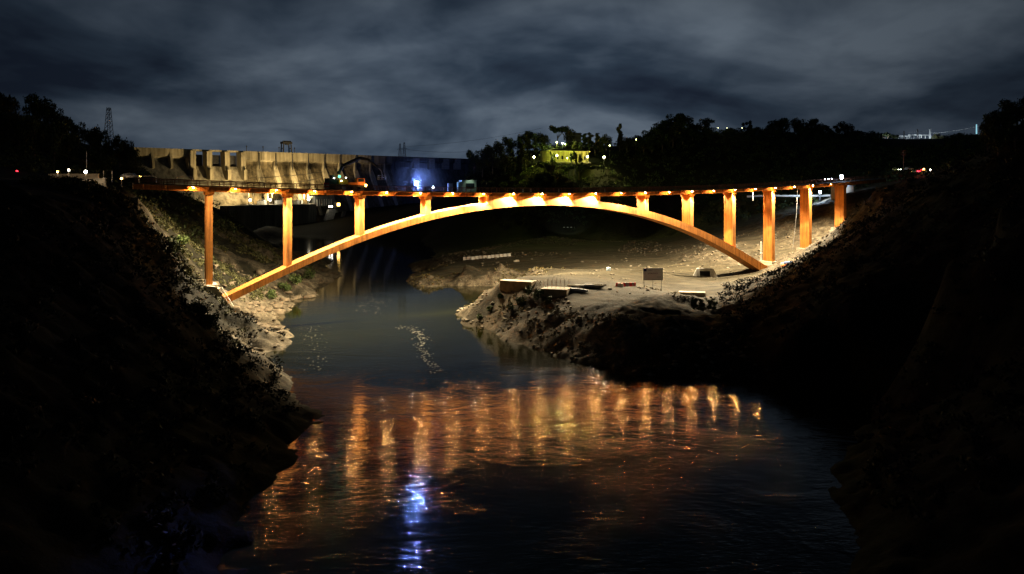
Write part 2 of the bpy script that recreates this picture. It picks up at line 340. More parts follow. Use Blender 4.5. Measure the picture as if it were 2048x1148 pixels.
def H(x, y, full=False):
    x = np.asarray(x, float); y = np.asarray(y, float)
    h = base_h(x, y)
    gx = (base_h(x + 1.5, y) - base_h(x - 1.5, y)) / 3; gy = (base_h(x, y + 1.5) - base_h(x, y - 1.5)) / 3
    sl = np.hypot(gx, gy)
    flat = sstep(0.16, 0.42, sl)                      # 0 on the platforms, 1 on slopes
    yl = (x - BX) * bb.x + (y - BY) * bb.y
    flat = np.maximum(flat, sstep(-43, -50, yl)); far = sstep(330, 460, y)
    rough = np.maximum(flat, 0.8 * sstep(3.0, 0.5, h) * sstep(-1.5, 0.3, h))
    # tilted strata on the left bank, tumbled rubble elsewhere
    left = sstep(-38, -46, x)
    st = fbm(x * 0.45 + y * 0.55 + h * 0.9, x * 0.10 - y * 0.06, 0.30, 4, True)
    rb = fbm(x, y, 0.22, 6); rb2 = fbm(x + 50, y + 9, 0.55, 4, True)
    nz = left * (1.9 * st + 1.3 * rb + 0.6 * rb2) + (1 - left) * (1.3 * rb + 0.45 * rb2)
    nz = nz * (1 - far) + far * 2.4 * fbm(x, y, 0.05, 5)
    d = 0.20 * fbm(x, y, 0.35, 5) + 0.25 * fbm(x, y, 0.06, 3)
    # keep the footings of the piers, the roads and the villa lawn calm
    calm = np.ones(x.shape)
    for cx, cy, r in PADS: calm = np.minimum(calm, sstep(r * 0.6, r * 1.5, np.hypot(x - cx, y - cy)))
    out = h + d + nz * rough * calm
    return (out, sl, flat, calm) if full else out
PADS = [tuple(bw(i * SP, 0, 0)[:2]) + (4.5,) for i in (0, 10, 11, 12, 13)] + [(33, 470, 24), (60, 237, 5), (-100, 130, 20), (-108, 180, 20), (38, 182, 4)]
def gz(x, y): return float(H(np.array([x]), np.array([y]))[0])
def axis(lo, hi, dlo, dhi, d):
    a = list(np.arange(dlo, dhi, d)); k = d; v = dhi
    while v < hi: a.append(v); k = min(k * 1.09, 14); v += k
    a.append(hi); k = d; v = dlo - d; b = []
    while v > lo: b.append(v); k = min(k * 1.09, 14); v -= k
    b.append(lo); return np.array(sorted(b) + a)
xs = axis(-700, 800, -105, 128, 0.72); ys = axis(44, 1500, 60, 330, 0.72)
gxx, gyy = np.meshgrid(xs, ys)
hh, sl, flat, calm = H(gxx, gyy, True)
hh = np.where(gyy > 900, np.minimum(hh, 60), hh)
nx, ny = len(xs), len(ys)
idx = np.arange(nx * ny).reshape(ny, nx)
fc = np.stack([idx[:-1, :-1], idx[:-1, 1:], idx[1:, 1:], idx[1:, :-1]], -1).reshape(-1, 4)
def ground_material():
    m = bpy.data.materials.new('river_bank_ground'); m.use_nodes = True; nt = m.node_tree; b = nt.nodes['Principled BSDF']
    b.inputs['Roughness'].default_value = 0.92; b.inputs['Specular IOR Level'].default_value = 0.15
    tc = nd(nt, 'ShaderNodeTexCoord')
    def noi(sc, d, dist=0, st=(1, 1, 1)):
        mp = nd(nt, 'ShaderNodeMapping'); nt.links.new(tc.outputs['Object'], mp.inputs[0]); mp.inputs['Scale'].default_value = st
        n = nd(nt, 'ShaderNodeTexNoise'); nt.links.new(mp.outputs[0], n.inputs['Vector']); n.inputs['Scale'].default_value = sc; n.inputs['Detail'].default_value = d; n.inputs['Distortion'].default_value = dist; n.inputs['Roughness'].default_value = 0.68
        return n.outputs['Fac']
    def attr(nm):
        a = nd(nt, 'ShaderNodeAttribute'); a.attribute_name = nm; return a.outputs['Fac']
    rk = noi(0.5, 9, 0.3); fn = noi(2.6, 8)
    wv = nd(nt, 'ShaderNodeTexWave'); wm = nd(nt, 'ShaderNodeMapping'); nt.links.new(tc.outputs['Object'], wm.inputs[0]); wm.inputs['Rotation'].default_value = (0, 0, 1.32); nt.links.new(wm.outputs[0], wv.inputs['Vector'])
    wv.inputs['Scale'].default_value = 0.075; wv.inputs['Distortion'].default_value = 9; wv.inputs['Detail'].default_value = 5; wv.inputs['Detail Scale'].default_value = 0.7
    ruts = ramp(nt, wv.outputs['Fac'], [(0.25, 0.5), (0.5, 1.0), (0.8, 1.15)])
    rock = ramp(nt, rk, [(0.32, (0.016, 0.013, 0.009)), (0.47, (0.060, 0.049, 0.032)), (0.62, (0.125, 0.105, 0.072))])
    rock = mixc(nt, 0.75, rock, ramp(nt, fn, [(0.34, 0.35), (0.6, 1.15)]), 'MULTIPLY')
    sand = ramp(nt, noi(0.16, 7, 0.8, (0.5, 1.6, 1)), [(0.33, (0.026, 0.022, 0.013)), (0.66, (0.056, 0.047, 0.028))])
    sand = mixc(nt, 0.75, sand, ramp(nt, noi(0.09, 6, 1.2, (0.35, 2.6, 1)), [(0.40, 0.55), (0.56, 1.1)]), 'MULTIPLY')
    sand = mixc(nt, 0.6, sand, ramp(nt, noi(1.1, 7, 0, (0.35, 1.3, 1)), [(0.36, 0.7), (0.6, 1.1)]), 'MULTIPLY')
    sand = mixc(nt, 0.45, sand, ruts, 'MULTIPLY')
    veg_shade = ramp(nt, noi(0.8, 8), [(0.35, (0.003, 0.003, 0.0015)), (0.65, (0.010, 0.009, 0.004))])  # vegetation colour, darkened further to paint the banks as unlit
    c = mixc(nt, attr('rocky'), sand, rock); c = mixc(nt, attr('green'), c, veg_shade)
    nt.links.new(c, b.inputs['Base Color'])
    bp = nd(nt, 'ShaderNodeBump'); bp.inputs['Strength'].default_value = 0.7; bp.inputs['Distance'].default_value = 0.35
    nt.links.new(mth(nt, 'ADD', rk, mth(nt, 'MULTIPLY', fn, 0.5)), bp.inputs['Height']); nt.links.new(bp.outputs[0], b.inputs['Normal'])
    return m
M['ground'] = ground_material()
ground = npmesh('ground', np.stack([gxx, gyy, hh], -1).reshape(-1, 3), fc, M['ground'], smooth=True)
tag(ground, 'rocky river banks and sandy works platform below the arch bridge', 'ground', kind='structure')
gn = fbm(gxx, gyy, 0.09, 4)
s_, y_ = (gxx - BX) * bd.x + (gyy - BY) * bd.y, (gxx - BX) * bb.x + (gyy - BY) * bb.y
rocky = np.clip(np.maximum(flat, sstep(2.5, 0.8, hh)), 0, 1)
near_slope_dark = np.maximum(sstep(-26, -40, y_) * sstep(3, 6, hh) * (gxx < -30), sstep(-62, -78, y_) * 1.2)          # brush on the slopes in front, with near banks painted dark as unlit
green = np.clip(sstep(368, 425, gyy) + sstep(-1, -5, y_) * (gxx < -56) * sstep(4.5, 8, hh) + 0.75 * sstep(-52, -60, gxx) * sstep(3.5, 7, hh) * (0.55 + 0.9 * sstep(-0.2, 0.2, gn)) + sstep(-98, -112, gxx) + near_slope_dark * 0.9 + sstep(0.12, 0.4, gn) * flat * 0.8, 0, 1) * np.where((hh < 9.9) & (flat < 0.3) & (gyy < 380), 0.0, 1)  # vegetation mask, widened to paint the left bank ground dark
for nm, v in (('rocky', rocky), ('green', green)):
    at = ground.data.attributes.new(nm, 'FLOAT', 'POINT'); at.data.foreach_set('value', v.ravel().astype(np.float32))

# ------------------------------------------------------------ river
def water_material():
    m = bpy.data.materials.new('river_water'); m.use_nodes = True; nt = m.node_tree; b = nt.nodes['Principled BSDF']
    b.inputs['Base Color'].default_value = (0.0065, 0.0068, 0.0010, 1); b.inputs['Roughness'].default_value = 0.065
    b.inputs['IOR'].default_value = 1.5; b.inputs['Specular IOR Level'].default_value = 0.5
    tc = nd(nt, 'ShaderNodeTexCoord')
    def noi(sc, d, dist=0, st=(1, 1, 1), loc=(0, 0, 0), rot=0):
        mp = nd(nt, 'ShaderNodeMapping'); nt.links.new(tc.outputs['Object'], mp.inputs[0]); mp.inputs['Scale'].default_value = st; mp.inputs['Location'].default_value = loc; mp.inputs['Rotation'].default_value = (0, 0, rot)
        n = nd(nt, 'ShaderNodeTexNoise'); nt.links.new(mp.outputs[0], n.inputs['Vector']); n.inputs['Scale'].default_value = sc; n.inputs['Detail'].default_value = d; n.inputs['Distortion'].default_value = dist; n.inputs['Roughness'].default_value = 0.6
        return n.outputs['Fac']
    swirl = noi(0.045, 3, 1.6, (1, 1.5, 1))             # boils and slick patches of the current
    amp = ramp(nt, swirl, [(0.38, 0.6), (0.50, 0.95), (0.62, 1.3)])
    sp = nd(nt, 'ShaderNodeSeparateXYZ'); nt.links.new(tc.outputs['Object'], sp.inputs[0])
    calm = ramp(nt, mth(nt, 'DIVIDE', sp.outputs[1], 400.0), [(0.19, 1.35), (0.25, 1.1), (0.32, 0.95), (0.45, 0.35), (0.6, 0.12)])   # quick water below the bend, smoother upstream
    w = mth(nt, 'MULTIPLY', noi(0.16, 2, 0.5, (1, 1.5, 1), rot=0.4), 0.30)
    for sc, wt, st, lo, ro in ((0.6, 0.34, (0.7, 1.5, 1), (9, 4, 0), -0.3), (1.5, 0.17, (0.6, 1.5, 1), (3, 1, 0), 0.25), (3.6, 0.055, (0.7, 1.4, 1), (0, 7, 0), -0.1)):
        w = mth(nt, 'ADD', w, mth(nt, 'MULTIPLY', noi(sc, 3, 0.3, st, lo, ro), wt))
    hgt = mth(nt, 'MULTIPLY', w, mth(nt, 'MULTIPLY', amp, calm))
    bp = nd(nt, 'ShaderNodeBump'); bp.inputs['Strength'].default_value = 1.0; bp.inputs['Distance'].default_value = 0.115
    nt.links.new(hgt, bp.inputs['Height']); nt.links.new(bp.outputs[0], b.inputs['Normal'])
    return m
M['water'] = water_material()
mb = MB(); mb.add([(-260, 40, 0), (120, 40, 0), (120, 560, 0), (-260, 560, 0)], [(0, 1, 2, 3)])
tag(mb.build('river', M['water'], fix=False), 'dark river water flowing under the arch bridge', 'river', kind='structure')

# ------------------------------------------------------------ arch bridge
gi = np.polyfit([-0.85, 0, 1, 2, 3, 4, 5, 6, 7, 8, 9, 10, 11, 11.7, 13.3], [33.6, 33.07, 32.42, 31.97, 31.62, 31.40, 31.33, 31.35, 31.57, 31.95, 32.38, 33.0, 33.85, 34.5, 36.2], 5)
def girder(s): return float(np.polyval(gi, s / SP))
ab = np.array([(0.06, 5.5), (0.218, 7.41), (1.146, 13.9), (1.554, 17.6), (1.977, 20.4), (2.567, 23.3), (3.189, 25.8), (4.185, 28.3), (4.988, 28.95), (5.943, 28.0), (6.654, 25.9), (8.196, 18.02), (9.021, 11.6), (9.624, 5.9), (10.0, 2.6)])
abf = np.polyfit(ab[:, 0], ab[:, 1], 6)
def arch_b(s): return float(np.polyval(abf, s / SP))
def arch_t(s): return arch_b(s) + float(np.interp(s / SP, [0, 2, 4, 6, 8.2, 9.3, 10], [1.75, 1.65, 1.7, 2.0, 2.25, 2.7, 3.0]))
bridge = empty('arch_bridge', (BX, BY, 0), BA, 'long ochre concrete arch bridge with slab piers lit by floodlights', 'bridge')
S0, S1 = -0.88 * SP, 13.25 * SP
def sweep(prof, s0, s1, step, zf):
    n = max(1, int(round((s1 - s0) / step))); v = []; f = []; k = len(prof)
    for j in range(n + 1):
        s = s0 + (s1 - s0) * j / n; z = zf(s)
        v += [(s, y, (z + dz) if not callable(dz) else dz(s)) for y, dz in prof]
    for j in range(n):
        for q in range(k): f.append((j * k + q, j * k + (q + 1) % k, (j + 1) * k + (q + 1) % k, (j + 1) * k + q))
    f.append(tuple(range(k))); f.append(tuple(range(n * k, n * k + k)))
    return MB().add(v, f)
GY = 2.2
sweep([(-GY, 0), (GY, 0), (GY, 1.05), (-GY, 1.05)], S0, S1, 3, girder).build('girder', M['ochre'], bridge)
sweep([(-GY - 0.002, 1.053), (GY, 1.053), (4.6, 1.15), (4.6, 1.4), (-4.6, 1.4), (-4.6, 1.15)], S0, S1, 3, girder).build('deck_slab', M['deck'], bridge)
sweep([(-3.6, 1.404), (3.6, 1.404), (3.6, 1.42), (-3.6, 1.42)], S0, S1, 3, girder).build('road_surface', M['asphalt'], bridge)
AW = 2.5
sweep([(-AW, arch_b), (AW, arch_b), (AW, arch_t), (-AW, arch_t)], 0.07 * SP, 9.98 * SP, 2.0, lambda s: 0).build('arch', M['ochre'], bridge)
sweep([(-AW + 0.08, lambda s: arch_t(s) - 0.3), (AW - 0.08, lambda s: arch_t(s) - 0.3), (AW - 0.08, lambda s: girder(s) - 0.003), (-AW + 0.08, lambda s: girder(s) - 0.003)], 3.98 * SP, 5.97 * SP, 2.0, lambda s: 0).build('spandrel_wall', M['ochre'], bridge)
for s in (3.96 * SP, 5.99 * SP):
    MB().box((s, 0, (arch_t(s) + girder(s)) / 2 - 0.05), (0.8, 2 * AW + 0.3, girder(s) - arch_t(s) + 0.5)).build('end_pier', M['ochre'], bridge)
for i in (0, 1, 2, 3, 7, 8, 9, 10, 11, 12):
    s = i * SP; top = girder(s) - 0.003
    bot = {0: 11.5, 10: 8.6, 11: 12.4, 12: 19.2}.get(i, arch_t(s) - 0.5)
    mb = MB(); w, dpt = 1.25, 3.9
    for yy, ww, dd in ((0, w, dpt - 0.5), (-dpt / 2 + 0.2, w + 0.12, 0.45), (dpt / 2 - 0.2, w + 0.12, 0.45)):
        mb.box((s, yy, (top + bot) / 2), (ww, dd, top - bot))
    pr = mb.build('pier', M['ochre'], bridge)
    MB().box((s, 0, top - 0.35), (w + 0.7, dpt + 0.5, 0.7)).build('pier_cap', M['ochre'], pr)
    if i in (0, 10, 11, 12):
        q = MB(); q.box((s, 0, bot - 0.45), (3.4, 5.6, 0.9)); q.box((s, 0, bot - 2.2), (4.4, 6.6, 2.6))
        q.build('pier_footing', M['conc_pale'], pr)
# transverse brackets under the overhang
br = None
for k in range(52):
    st_ = S0 + 2 + k * 4.5
    if st_ > S1 - 2: break
    if br is None: br = o = MB().prism([(-4.3, 1.12), (-GY - 0.01, 0.30), (GY + 0.01, 0.30), (4.3, 1.12)], -0.12, 0.12, 'x').build('overhang_bracket', M['soffit'], bridge)
    else: o = br.copy(); COL.objects.link(o); o.parent = bridge
    o.location = (st_, 0, girder(st_))
# railings
for sg, nm in ((-1, 0), (1, 1)):
    rl = MB(); y = sg * 4.35
    st = np.arange(S0 + 0.5, S1 - 0.5, 4.0)
    for dz in (0.42, 0.78, 1.12):
        rl.path([(s, y, girder(s) + 1.4 + dz) for s in st], 0.06 if dz < 1 else 0.085)
    rail = rl.build('railing', M['rail'], bridge)
    pm = None; pts = np.arange(S0 + 0.5, S1 - 0.5, 2.6)
    for s in pts:
        if pm is None: o = pm = MB().box((0, 0, 0.58), (0.19, 0.16, 1.16)).build('railing_post', M['rail'], rail)
        else: o = pm.copy(); COL.objects.link(o); o.parent = rail
        o.location = (s, y, girder(s) + 1.4)
# floodlights hung below both deck edges, leaning along the bridge
fl_m = None
T = R(20); LY = 3.5
for j in range(24):
    s = (-0.2 + 0.508 * j) * SP
    for sg in (-1, 1):
        z = girder(s) + 0.98
        if fl_m is None:
            h = MB(); h.box((0, 0, 0.0), (0.62, 0.5, 0.16), ry=T); h.box((0.05, 0, 0.10), (0.2, 0.3, 0.22))
            fl = h.build('floodlight', M['steel'], bridge)
            ln = MB().ball((0, 0, -0.10), 0.16, 10, 6, 0.8).build('lens', M['lens_warm'], fl, smooth=True); fl_m = (fl, ln)
        else:
            fl = fl_m[0].copy(); COL.objects.link(fl); fl.parent = bridge
            ln = fl_m[1].copy(); COL.objects.link(ln); ln.parent = fl
        fl.location = (s, sg * LY, z)
        lamp('floodlight_beam', 'SPOT', (0, 0, -0.42), 56000 * (0.05 if j == 0 else 0.3 if j == 1 else 1.0), WARM, fl, (-math.sin(T), 0.05 if sg < 0 and j < 9 else -0.04 if sg < 0 else 0.12, -math.cos(T)), 118 if sg < 0 else 146, 0.12 if sg < 0 else 0.6, 0.12)

# ------------------------------------------------------------ dam
DA = Vector((-268, 540, 0)); DB = Vector((-40, 757, 0)); du = (DB - DA).normalized(); DAng = math.atan2(du.y, du.x)
def dt(px):                                              # distance along the dam seen at pixel column px
    u = (px - HX) / F; return (u * DA.y - DA.x) / (du.x - u * du.y)
ZC = 62.8
dam = empty('concrete_dam', tuple(DA), DAng, 'floodlit concrete gravity dam with spillway piers behind the bridge', 'dam')
L0, LS0, LS1, LP1, LE = dt(262), dt(380), dt(479), dt(782), dt(985)
def dprism(poly, a, b, m, name, par=dam): return MB().prism(poly, a, b, 'x').build(name, m, par)
# profile (y, z): downstream is -y
dprism([(6, 0), (6, ZC - 1.4), (0.5, ZC - 1.4), (0.5, ZC - 9), (-34, 2), (-34, 0)], L0, LS0 - 3, M['conc_dark'], 'dam_wall')  # left wing in darker concrete, standing in for its unlit face
og = [(-0.5 - 38 * t ** 1.35, 51 - 46 * t) for t in np.linspace(0.02, 1, 12)]
dprism([(8, 0), (8, 49), (4, 51)] + og + [(-39, 0)], LS0 - 2.9, LS1 + 0.5, M['dam'], 'spillway_chute')
dprism([(6, 0), (6, ZC - 1.4), (0.5, ZC - 1.4), (0.5, ZC - 10), (-28, 2), (-28, 0)], LS1 + 0.6, LP1, M['dam_dark'], 'dam_wall')
dprism([(6, 0), (6, ZC - 1.4), (0.5, ZC - 1.4), (0.5, ZC - 10), (-20, 2), (-20, 0)], LP1 + 0.1, LE, M['conc_dark'], 'dam_wall')
for a, b, d in ((L0, LS0 - 3, 5.6), (LS1 + 0.6, LP1, 6.6), (LP1 + 0.1, LE, 4.0)):
    dprism([(7, ZC - 1.37), (7, ZC), (-2.2, ZC), (-2.2, ZC - d), (0.45, ZC - d - 1.6), (0.45, ZC - 1.37)], a, b, M['dam_pale'] if a < LP1 else M['conc_dark'], 'parapet')
dprism([(6, ZC - 1.2), (6, ZC), (-2.2, ZC), (-2.2, ZC - 1.2)], LS0 - 2.9, LS1 + 0.5, M['dam_pale'], 'crest_bridge')
for px in (302, 339, 373):                               # curved corbels of the left wing
    c = dt(px); cv = [(-2.2 - 3.8 * math.sin(t * PI / 2) ** 2, ZC - 1.5 - 13 * t) for t in np.linspace(0, 1, 8)]
    dprism([(0.4, ZC - 1.5)] + cv + [(0.4, ZC - 16)], c - 0.8, c + 0.8, M['dam_pale'], 'corbel')
for px in (380, 412.5, 448, 480):
    c = dt(px)
    MB().box((c, -2.0, ZC - 8.5), (3.9, 9, 14.4)).box((c, -5, ZC - 19), (2.6, 11, 8)).build('spillway_pier', M['dam_pale'], dam)
for a, b in ((380, 412.5), (412.5, 448), (448, 480)):
    a, b = dt(a) + 1.97, dt(b) - 1.97
    mb = MB(); mb.box(((a + b) / 2, 3.2, 54.5), (b - a, 0.7, 9.2))
    for k in range(4): mb.box(((a + b) / 2, 2.75, 51 + k * 2.2), (b - a - 0.1, 0.35, 0.35))
    mb.build('spillway_gate', M['steel'], dam)
bt = None
for px in (515, 548.5, 581.5, 613.5, 645.5, 676.5, 708, 739, 768):
    c = dt(px)
    if bt is None:
        # pointed cap, shoulders, slim tail following the sloping face
        out = [(0, -7, -3.2), (2.5, -14, -4.9), (3.4, -19, -7.6), (3.1, -27, -12), (1.9, -40, -20.4), (1.3, -56, -29)]
        v = []; f = []
        for (w, z, y) in out:
            w *= 0.8; v += [(-w, y + 3.2, z), (-w * 0.8, y + 1.6, z), (w * 0.8, y + 1.6, z), (w, y + 3.2, z)]
        for k in range(len(out) - 1):
            for q in range(3): f.append((4 * k + q, 4 * k + q + 1, 4 * k + q + 5, 4 * k + q + 4))
        o = MB().add(v, f).build('buttress', M['dam_rib'], dam); bt = o
        o2 = MB().box((0, -3.0, -7.5), (0.5, 1.2, 13)).build('rail_slot', M['conc_dark'], o)
    else:
        o = copy_tree(bt, dam)
    o.location = (c, 0, ZC)
for px in (829, 860, 889, 912):
    c = dt(px); MB().box((c, -1.5, ZC - 6), (6.5, 3.8, 10)).build('wing_pier', M['conc'], dam)
for px in (492, 525, 557, 588):
    c = dt(px); MB().tube((c, -1, ZC), (c, -1, ZC + 4.4), 0.22).box((c, -1, ZC + 3.8), (0.7, 0.7, 1)).build('crest_post', M['steel'], dam)
# gantry crane on the crest
c = DA + du * dt(572.5)
g = empty('gantry_crane', (c.x, c.y, ZC), DAng, 'dark gantry crane standing on the dam crest', 'crane')
mb = MB()
for x in (-3.2, 3.2):
    for y in (-2, 2): mb.tube((x * 1.12, y, 0), (x, y, 7.4), 0.55, 0.5)
    mb.box((x, 0, 3.4), (0.5, 4, 0.5))
mb.build('leg', M['steel'], g)
MB().box((0, 0, 8), (8.2, 5, 1.7)).box((0, -1, 9.2), (6.5, 2, 0.8)).build('bridge_beam', M['steel'], g)
MB().box((0.6, 0, 6.9), (2.4, 2.4, 1.0)).tube((0.6, 0, 6.4), (0.6, 0, 4.4), 0.1).build('hoist', M['steel'], g)

# ------------------------------------------------------------ powerhouse
pA = P(478, 412, 545); pB = P(668, 412, 600); pu = (pB - pA); pu.z = 0; PL = pu.length; pAng = math.atan2(pu.y, pu.x)
ph = empty('powerhouse', (pA.x, pA.y, 0), pAng, 'low grey powerhouse at the dam foot with floodlit terrace on top', 'powerhouse')
PZ = 20.6
xl = PL * 0.80
MB().prism([(0, 0), (0, PZ), (14, PZ), (14, 0)], -8, xl, 'x').build('front_wall', M['conc_dark'], ph)
MB().box((xl / 2 + 3, 6.5, PZ + 0.3), (xl - 8, 13.6, 0.58)).build('terrace', M['conc_pale'], ph)
MB().box((xl * 0.56, -1.6, 3.6), (xl * 0.66, 3, 0.7)).build('apron_slab', M['conc_pale'], ph)
mb = MB()
for k in range(5): mb.box((12 + k * 11.5, -0.1, 15.5), (5, 0.3, 1.1))
mb.build('outlet_slot', M['conc_dark'], ph)
MB().box((xl + 8, 8, PZ + 2.6), (16, 12, 8)).build('intake_hall', M['conc_dark'], ph)
for k in range(7): MB().box((xl + 1.6 + k * 2.1, 1.7, PZ + 1.4), (0.42, 0.5, 5.4)).build('hall_column', M['conc'], ph)
MB().prism([(xl + 4, 2), (xl + 12, 2), (xl + 17, PZ - 4), (xl + 10.5, PZ - 4)], -1.6, 1.2, 'y').build('raked_pier', M['conc'], ph)
MB().prism([(xl + 20, 3), (xl + 24, 3), (xl + 27, PZ - 6), (xl + 25, PZ - 6)], 0, 3, 'y').build('raked_pier', M['conc_dark'], ph)
MB().box((xl / 2, 0.2, PZ + 1.15), (xl - 6, 0.07, 0.1)).build('terrace_rail', M['galv'], ph)
def pw(x, y, z):
    c, s = math.cos(pAng), math.sin(pAng); return Vector((pA.x + c * x - s * y, pA.y + s * x + c * y, z))
def pxs(px, y): # terrace x at pixel column
    best = min(np.linspace(-5, PL, 400), key=lambda t: abs(HX + F * pw(t, y, 0).x / pw(t, y, 0).y - px)); return float(best)
# equipment on the terrace
tb = None
for n, (px, w, h, m) in enumerate(((521, 4.2, 2.8, 'conc_pale'), (529, 1.8, 3.4, 'white'), (557, 5.0, 3.0, 'white'), (566, 1.6, 3.0, 'white'), (587, 5.0, 2.6, 'conc_pale'), (595, 2.0, 3.2, 'white'), (602, 1.5, 3.0, 'white'))):
    x = pxs(px, 5); p = pw(x, 5, PZ + 0.6)
    b = empty('transformer', tuple(p), pAng, ['squat transformer right of the leftmost terrace lamp', 'thin white cabinet beside the leftmost squat transformer', 'wide white transformer just left of the second bridge pier', 'narrow white cabinet against the second bridge pier', 'wide squat transformer right of the second bridge pier', 'tall white cabinet beside the right squat transformer', 'narrow white cabinet left of the rightmost terrace lamp'][n], 'transformer', 'transformers on the powerhouse terrace')
    MB().box((0, 0, h / 2), (w, 3, h), tx=0.94, ty=0.9).build('tank', M[m], b)
    mb = MB()
    for k in range(3): mb.tube((-w * 0.3 + k * w * 0.3, 0, h), (-w * 0.3 + k * w * 0.3, 0, h + 1.2), 0.12)
    mb.build('bushing', M['galv'], b)
# terrace gantry frames and floodlights
for n, (px, hgt) in enumerate(((502, 11), (540, 11), (612, 9))):
    x = pxs(px, 9); p = pw(x, 9, PZ + 0.6)
    fr = empty('line_gantry', tuple(p), pAng, ['tall steel line portal behind the leftmost terrace lamp', 'tall steel line portal behind the middle terrace lamp', 'leaning steel line portal behind the rightmost terrace lamp'][n], 'line portal', 'line portals on the powerhouse terrace')
    for sx in (-1.6, 1.6): MB().tube((sx * 1.2, 0, 0), (sx, 0, hgt), 0.3, 0.22).build('leg', M['conc_pale'], fr)
    MB().box((0, 0, hgt - 0.4), (6, 0.35, 0.4)).build('crossbeam', M['conc_pale'], fr)
for n, px in enumerate((500, 540, 617)):
    x = pxs(px, 2.0); p = pw(x, 2.0, PZ + 0.6)
    o = empty('terrace_floodlight', tuple(p), pAng, ['leftmost bright floodlight on the powerhouse terrace', 'middle bright floodlight on the powerhouse terrace', 'rightmost bright floodlight on the powerhouse terrace'][n], 'floodlight', 'floodlights on the powerhouse terrace')
    MB().tube((0, 0, 0), (0, 0, 3.0), 0.12).build('pole', M['galv'], o)
    MB().box((0, 0.3, 3.4), (1.1, 0.4, 0.9)).build('housing', M['steel'], o)
    MB().ball((0, -0.25, 3.4), 0.85, 10, 6).build('lens', M['lens_white'], o, smooth=True)
    lamp('terrace_light', 'POINT', (0, -1.3, 3.6), 5200, (1, 0.88, 0.58), o, soft=0.4)
    # the same mast carries a flood turned up at the dam face
    lamp('dam_flood', 'SPOT', (0, 1.2, 4.6), (110000, 130000, 210000)[n], (1, 0.70, 0.30), o, ((-0.7, -0.1, 0.35)[n], 1, (0.62, 0.72, 0.7)[n]), (120, 120, 100)[n], 0.6, 0.4)
for n, px in enumerate((659, 664)):
    p = P(px, 413, 590); o = empty('wall_lamp', tuple(p), 0, ['left white lamp beside the intake hall columns', 'right white lamp beside the intake hall columns'][n], 'lamp', 'lamps beside the intake hall')
    MB().ball((0, 0, 0), 0.55).build('globe', M['lens_white'], o, smooth=True); MB().tube((0, 0.3, -3.5), (0, 0.3, 0), 0.1).build('pole', M['steel'], o)
# bright small window block right of the powerhouse
p = P(675, 413, 600); o = empty('guard_cabin', (p.x, p.y, p.z - 1), pAng, 'small lit cabin right of the powerhouse terrace', 'cabin')
MB().box((0, 0, 2.2), (3.6, 3, 4.4)).build('wall', M['conc_dark'], o); MB().box((0, -1.55, 2.6), (2.4, 0.1, 2.2)).build('window', M['lens_amber'], o)
MB().box((0, 0, 4.6), (4.2, 3.6, 0.4)).build('roof', M['steel'], o)

# ------------------------------------------------------------ pylons and power lines
def lattice(name, base, h, w0, w1, label, m, rz=0, arms=(), group='power pylons'):
    o = empty(name, base, rz, label, 'pylon', group); mb = MB(); n = 7
    t = max(0.11, h * 0.009)
    for sx in (-1, 1):
        for sy in (-1, 1): mb.tube((sx * w0 / 2, sy * w0 / 2, 0), (sx * w1 / 2, sy * w1 / 2, h), t, t * 0.8, 5)
    for k in range(n):
        z0, z1 = h * k / n, h * (k + 1) / n; a = w0 + (w1 - w0) * k / n; b = w0 + (w1 - w0) * (k + 1) / n
        for sy in (-1, 1):
            mb.tube((-a / 2, sy * a / 2, z0), (b / 2, sy * b / 2, z1), t * 0.6, n=4); mb.tube((a / 2, sy * a / 2, z0), (-b / 2, sy * b / 2, z1), t * 0.6, n=4)
            mb.tube((sy * a / 2, -a / 2, z0), (sy * b / 2, b / 2, z1), t * 0.6, n=4)
    mb.build('lattice_mast', m, o)
    for z, l in arms:
        MB().tube((-l, 0, z), (l, 0, z), t * 0.8, n=5).tube((-l, 0, z), (0, 0, z + 1.2), t * 0.6, n=4).tube((l, 0, z), (0, 0, z + 1.2), t * 0.6, n=4).build('crossarm', m, o)
    return o
b = P(217.5, 275, 420); lattice('power_pylon', tuple(b), 16.8, 3.6, 1.5, 'dark lattice pylon on the left wooded hill', M['steel'], arms=((15.6, 1.4),))
for px, yt, n in ((800, 287, 0), (808.5, 284.5, 1)):
    b = P(px, 318, 640); h = (318 - yt) * 640 / F
    lattice('power_pylon', tuple(b), h, 2.6, 0.9, ['left lattice pylon of the pair above the dam crest', 'right taller lattice pylon of the pair above the dam crest'][n], M['steel'], arms=((h * 0.62, 2.6),))
def wire(name, pts, r, m, label, group=None, sag=0.0):
    out = []
    for a, b in zip(pts[:-1], pts[1:]):
        for k in range(14):
            t = k / 14; q = Vector(a).lerp(Vector(b), t); q.z -= sag * 4 * t * (1 - t); out.append(q)
    out.append(Vector(pts[-1]))
    return tag(MB().path(out, r, 5).build(name, m), label, 'cable', group)
wire('power_line', [P(809, 298, 640), P(940, 303, 640)], 0.10, M['wire_dark'], 'lower thin power line from the pylon pair to the wooded hill', 'power lines over the dam', 1.5)
wire('power_line', [P(809, 293, 642), P(1085, 256, 600)], 0.07, M['wire_dark'], 'upper thin power line from the pylon pair to the wooded hill', 'power lines over the dam', 2.5)
wire('steel_cable', [P(499, 355, 260), P(560, 352, 260), P(646, 343, 260)], 0.10, M['wire'], 'upper pale cable stretched in front of the dam buttresses', 'pale cables before the dam', 0.3)
wire('steel_cable', [P(594, 364, 262), P(646, 353, 262)], 0.10, M['wire'], 'lower pale cable stretched in front of the dam buttresses', 'pale cables before the dam', 0.3)

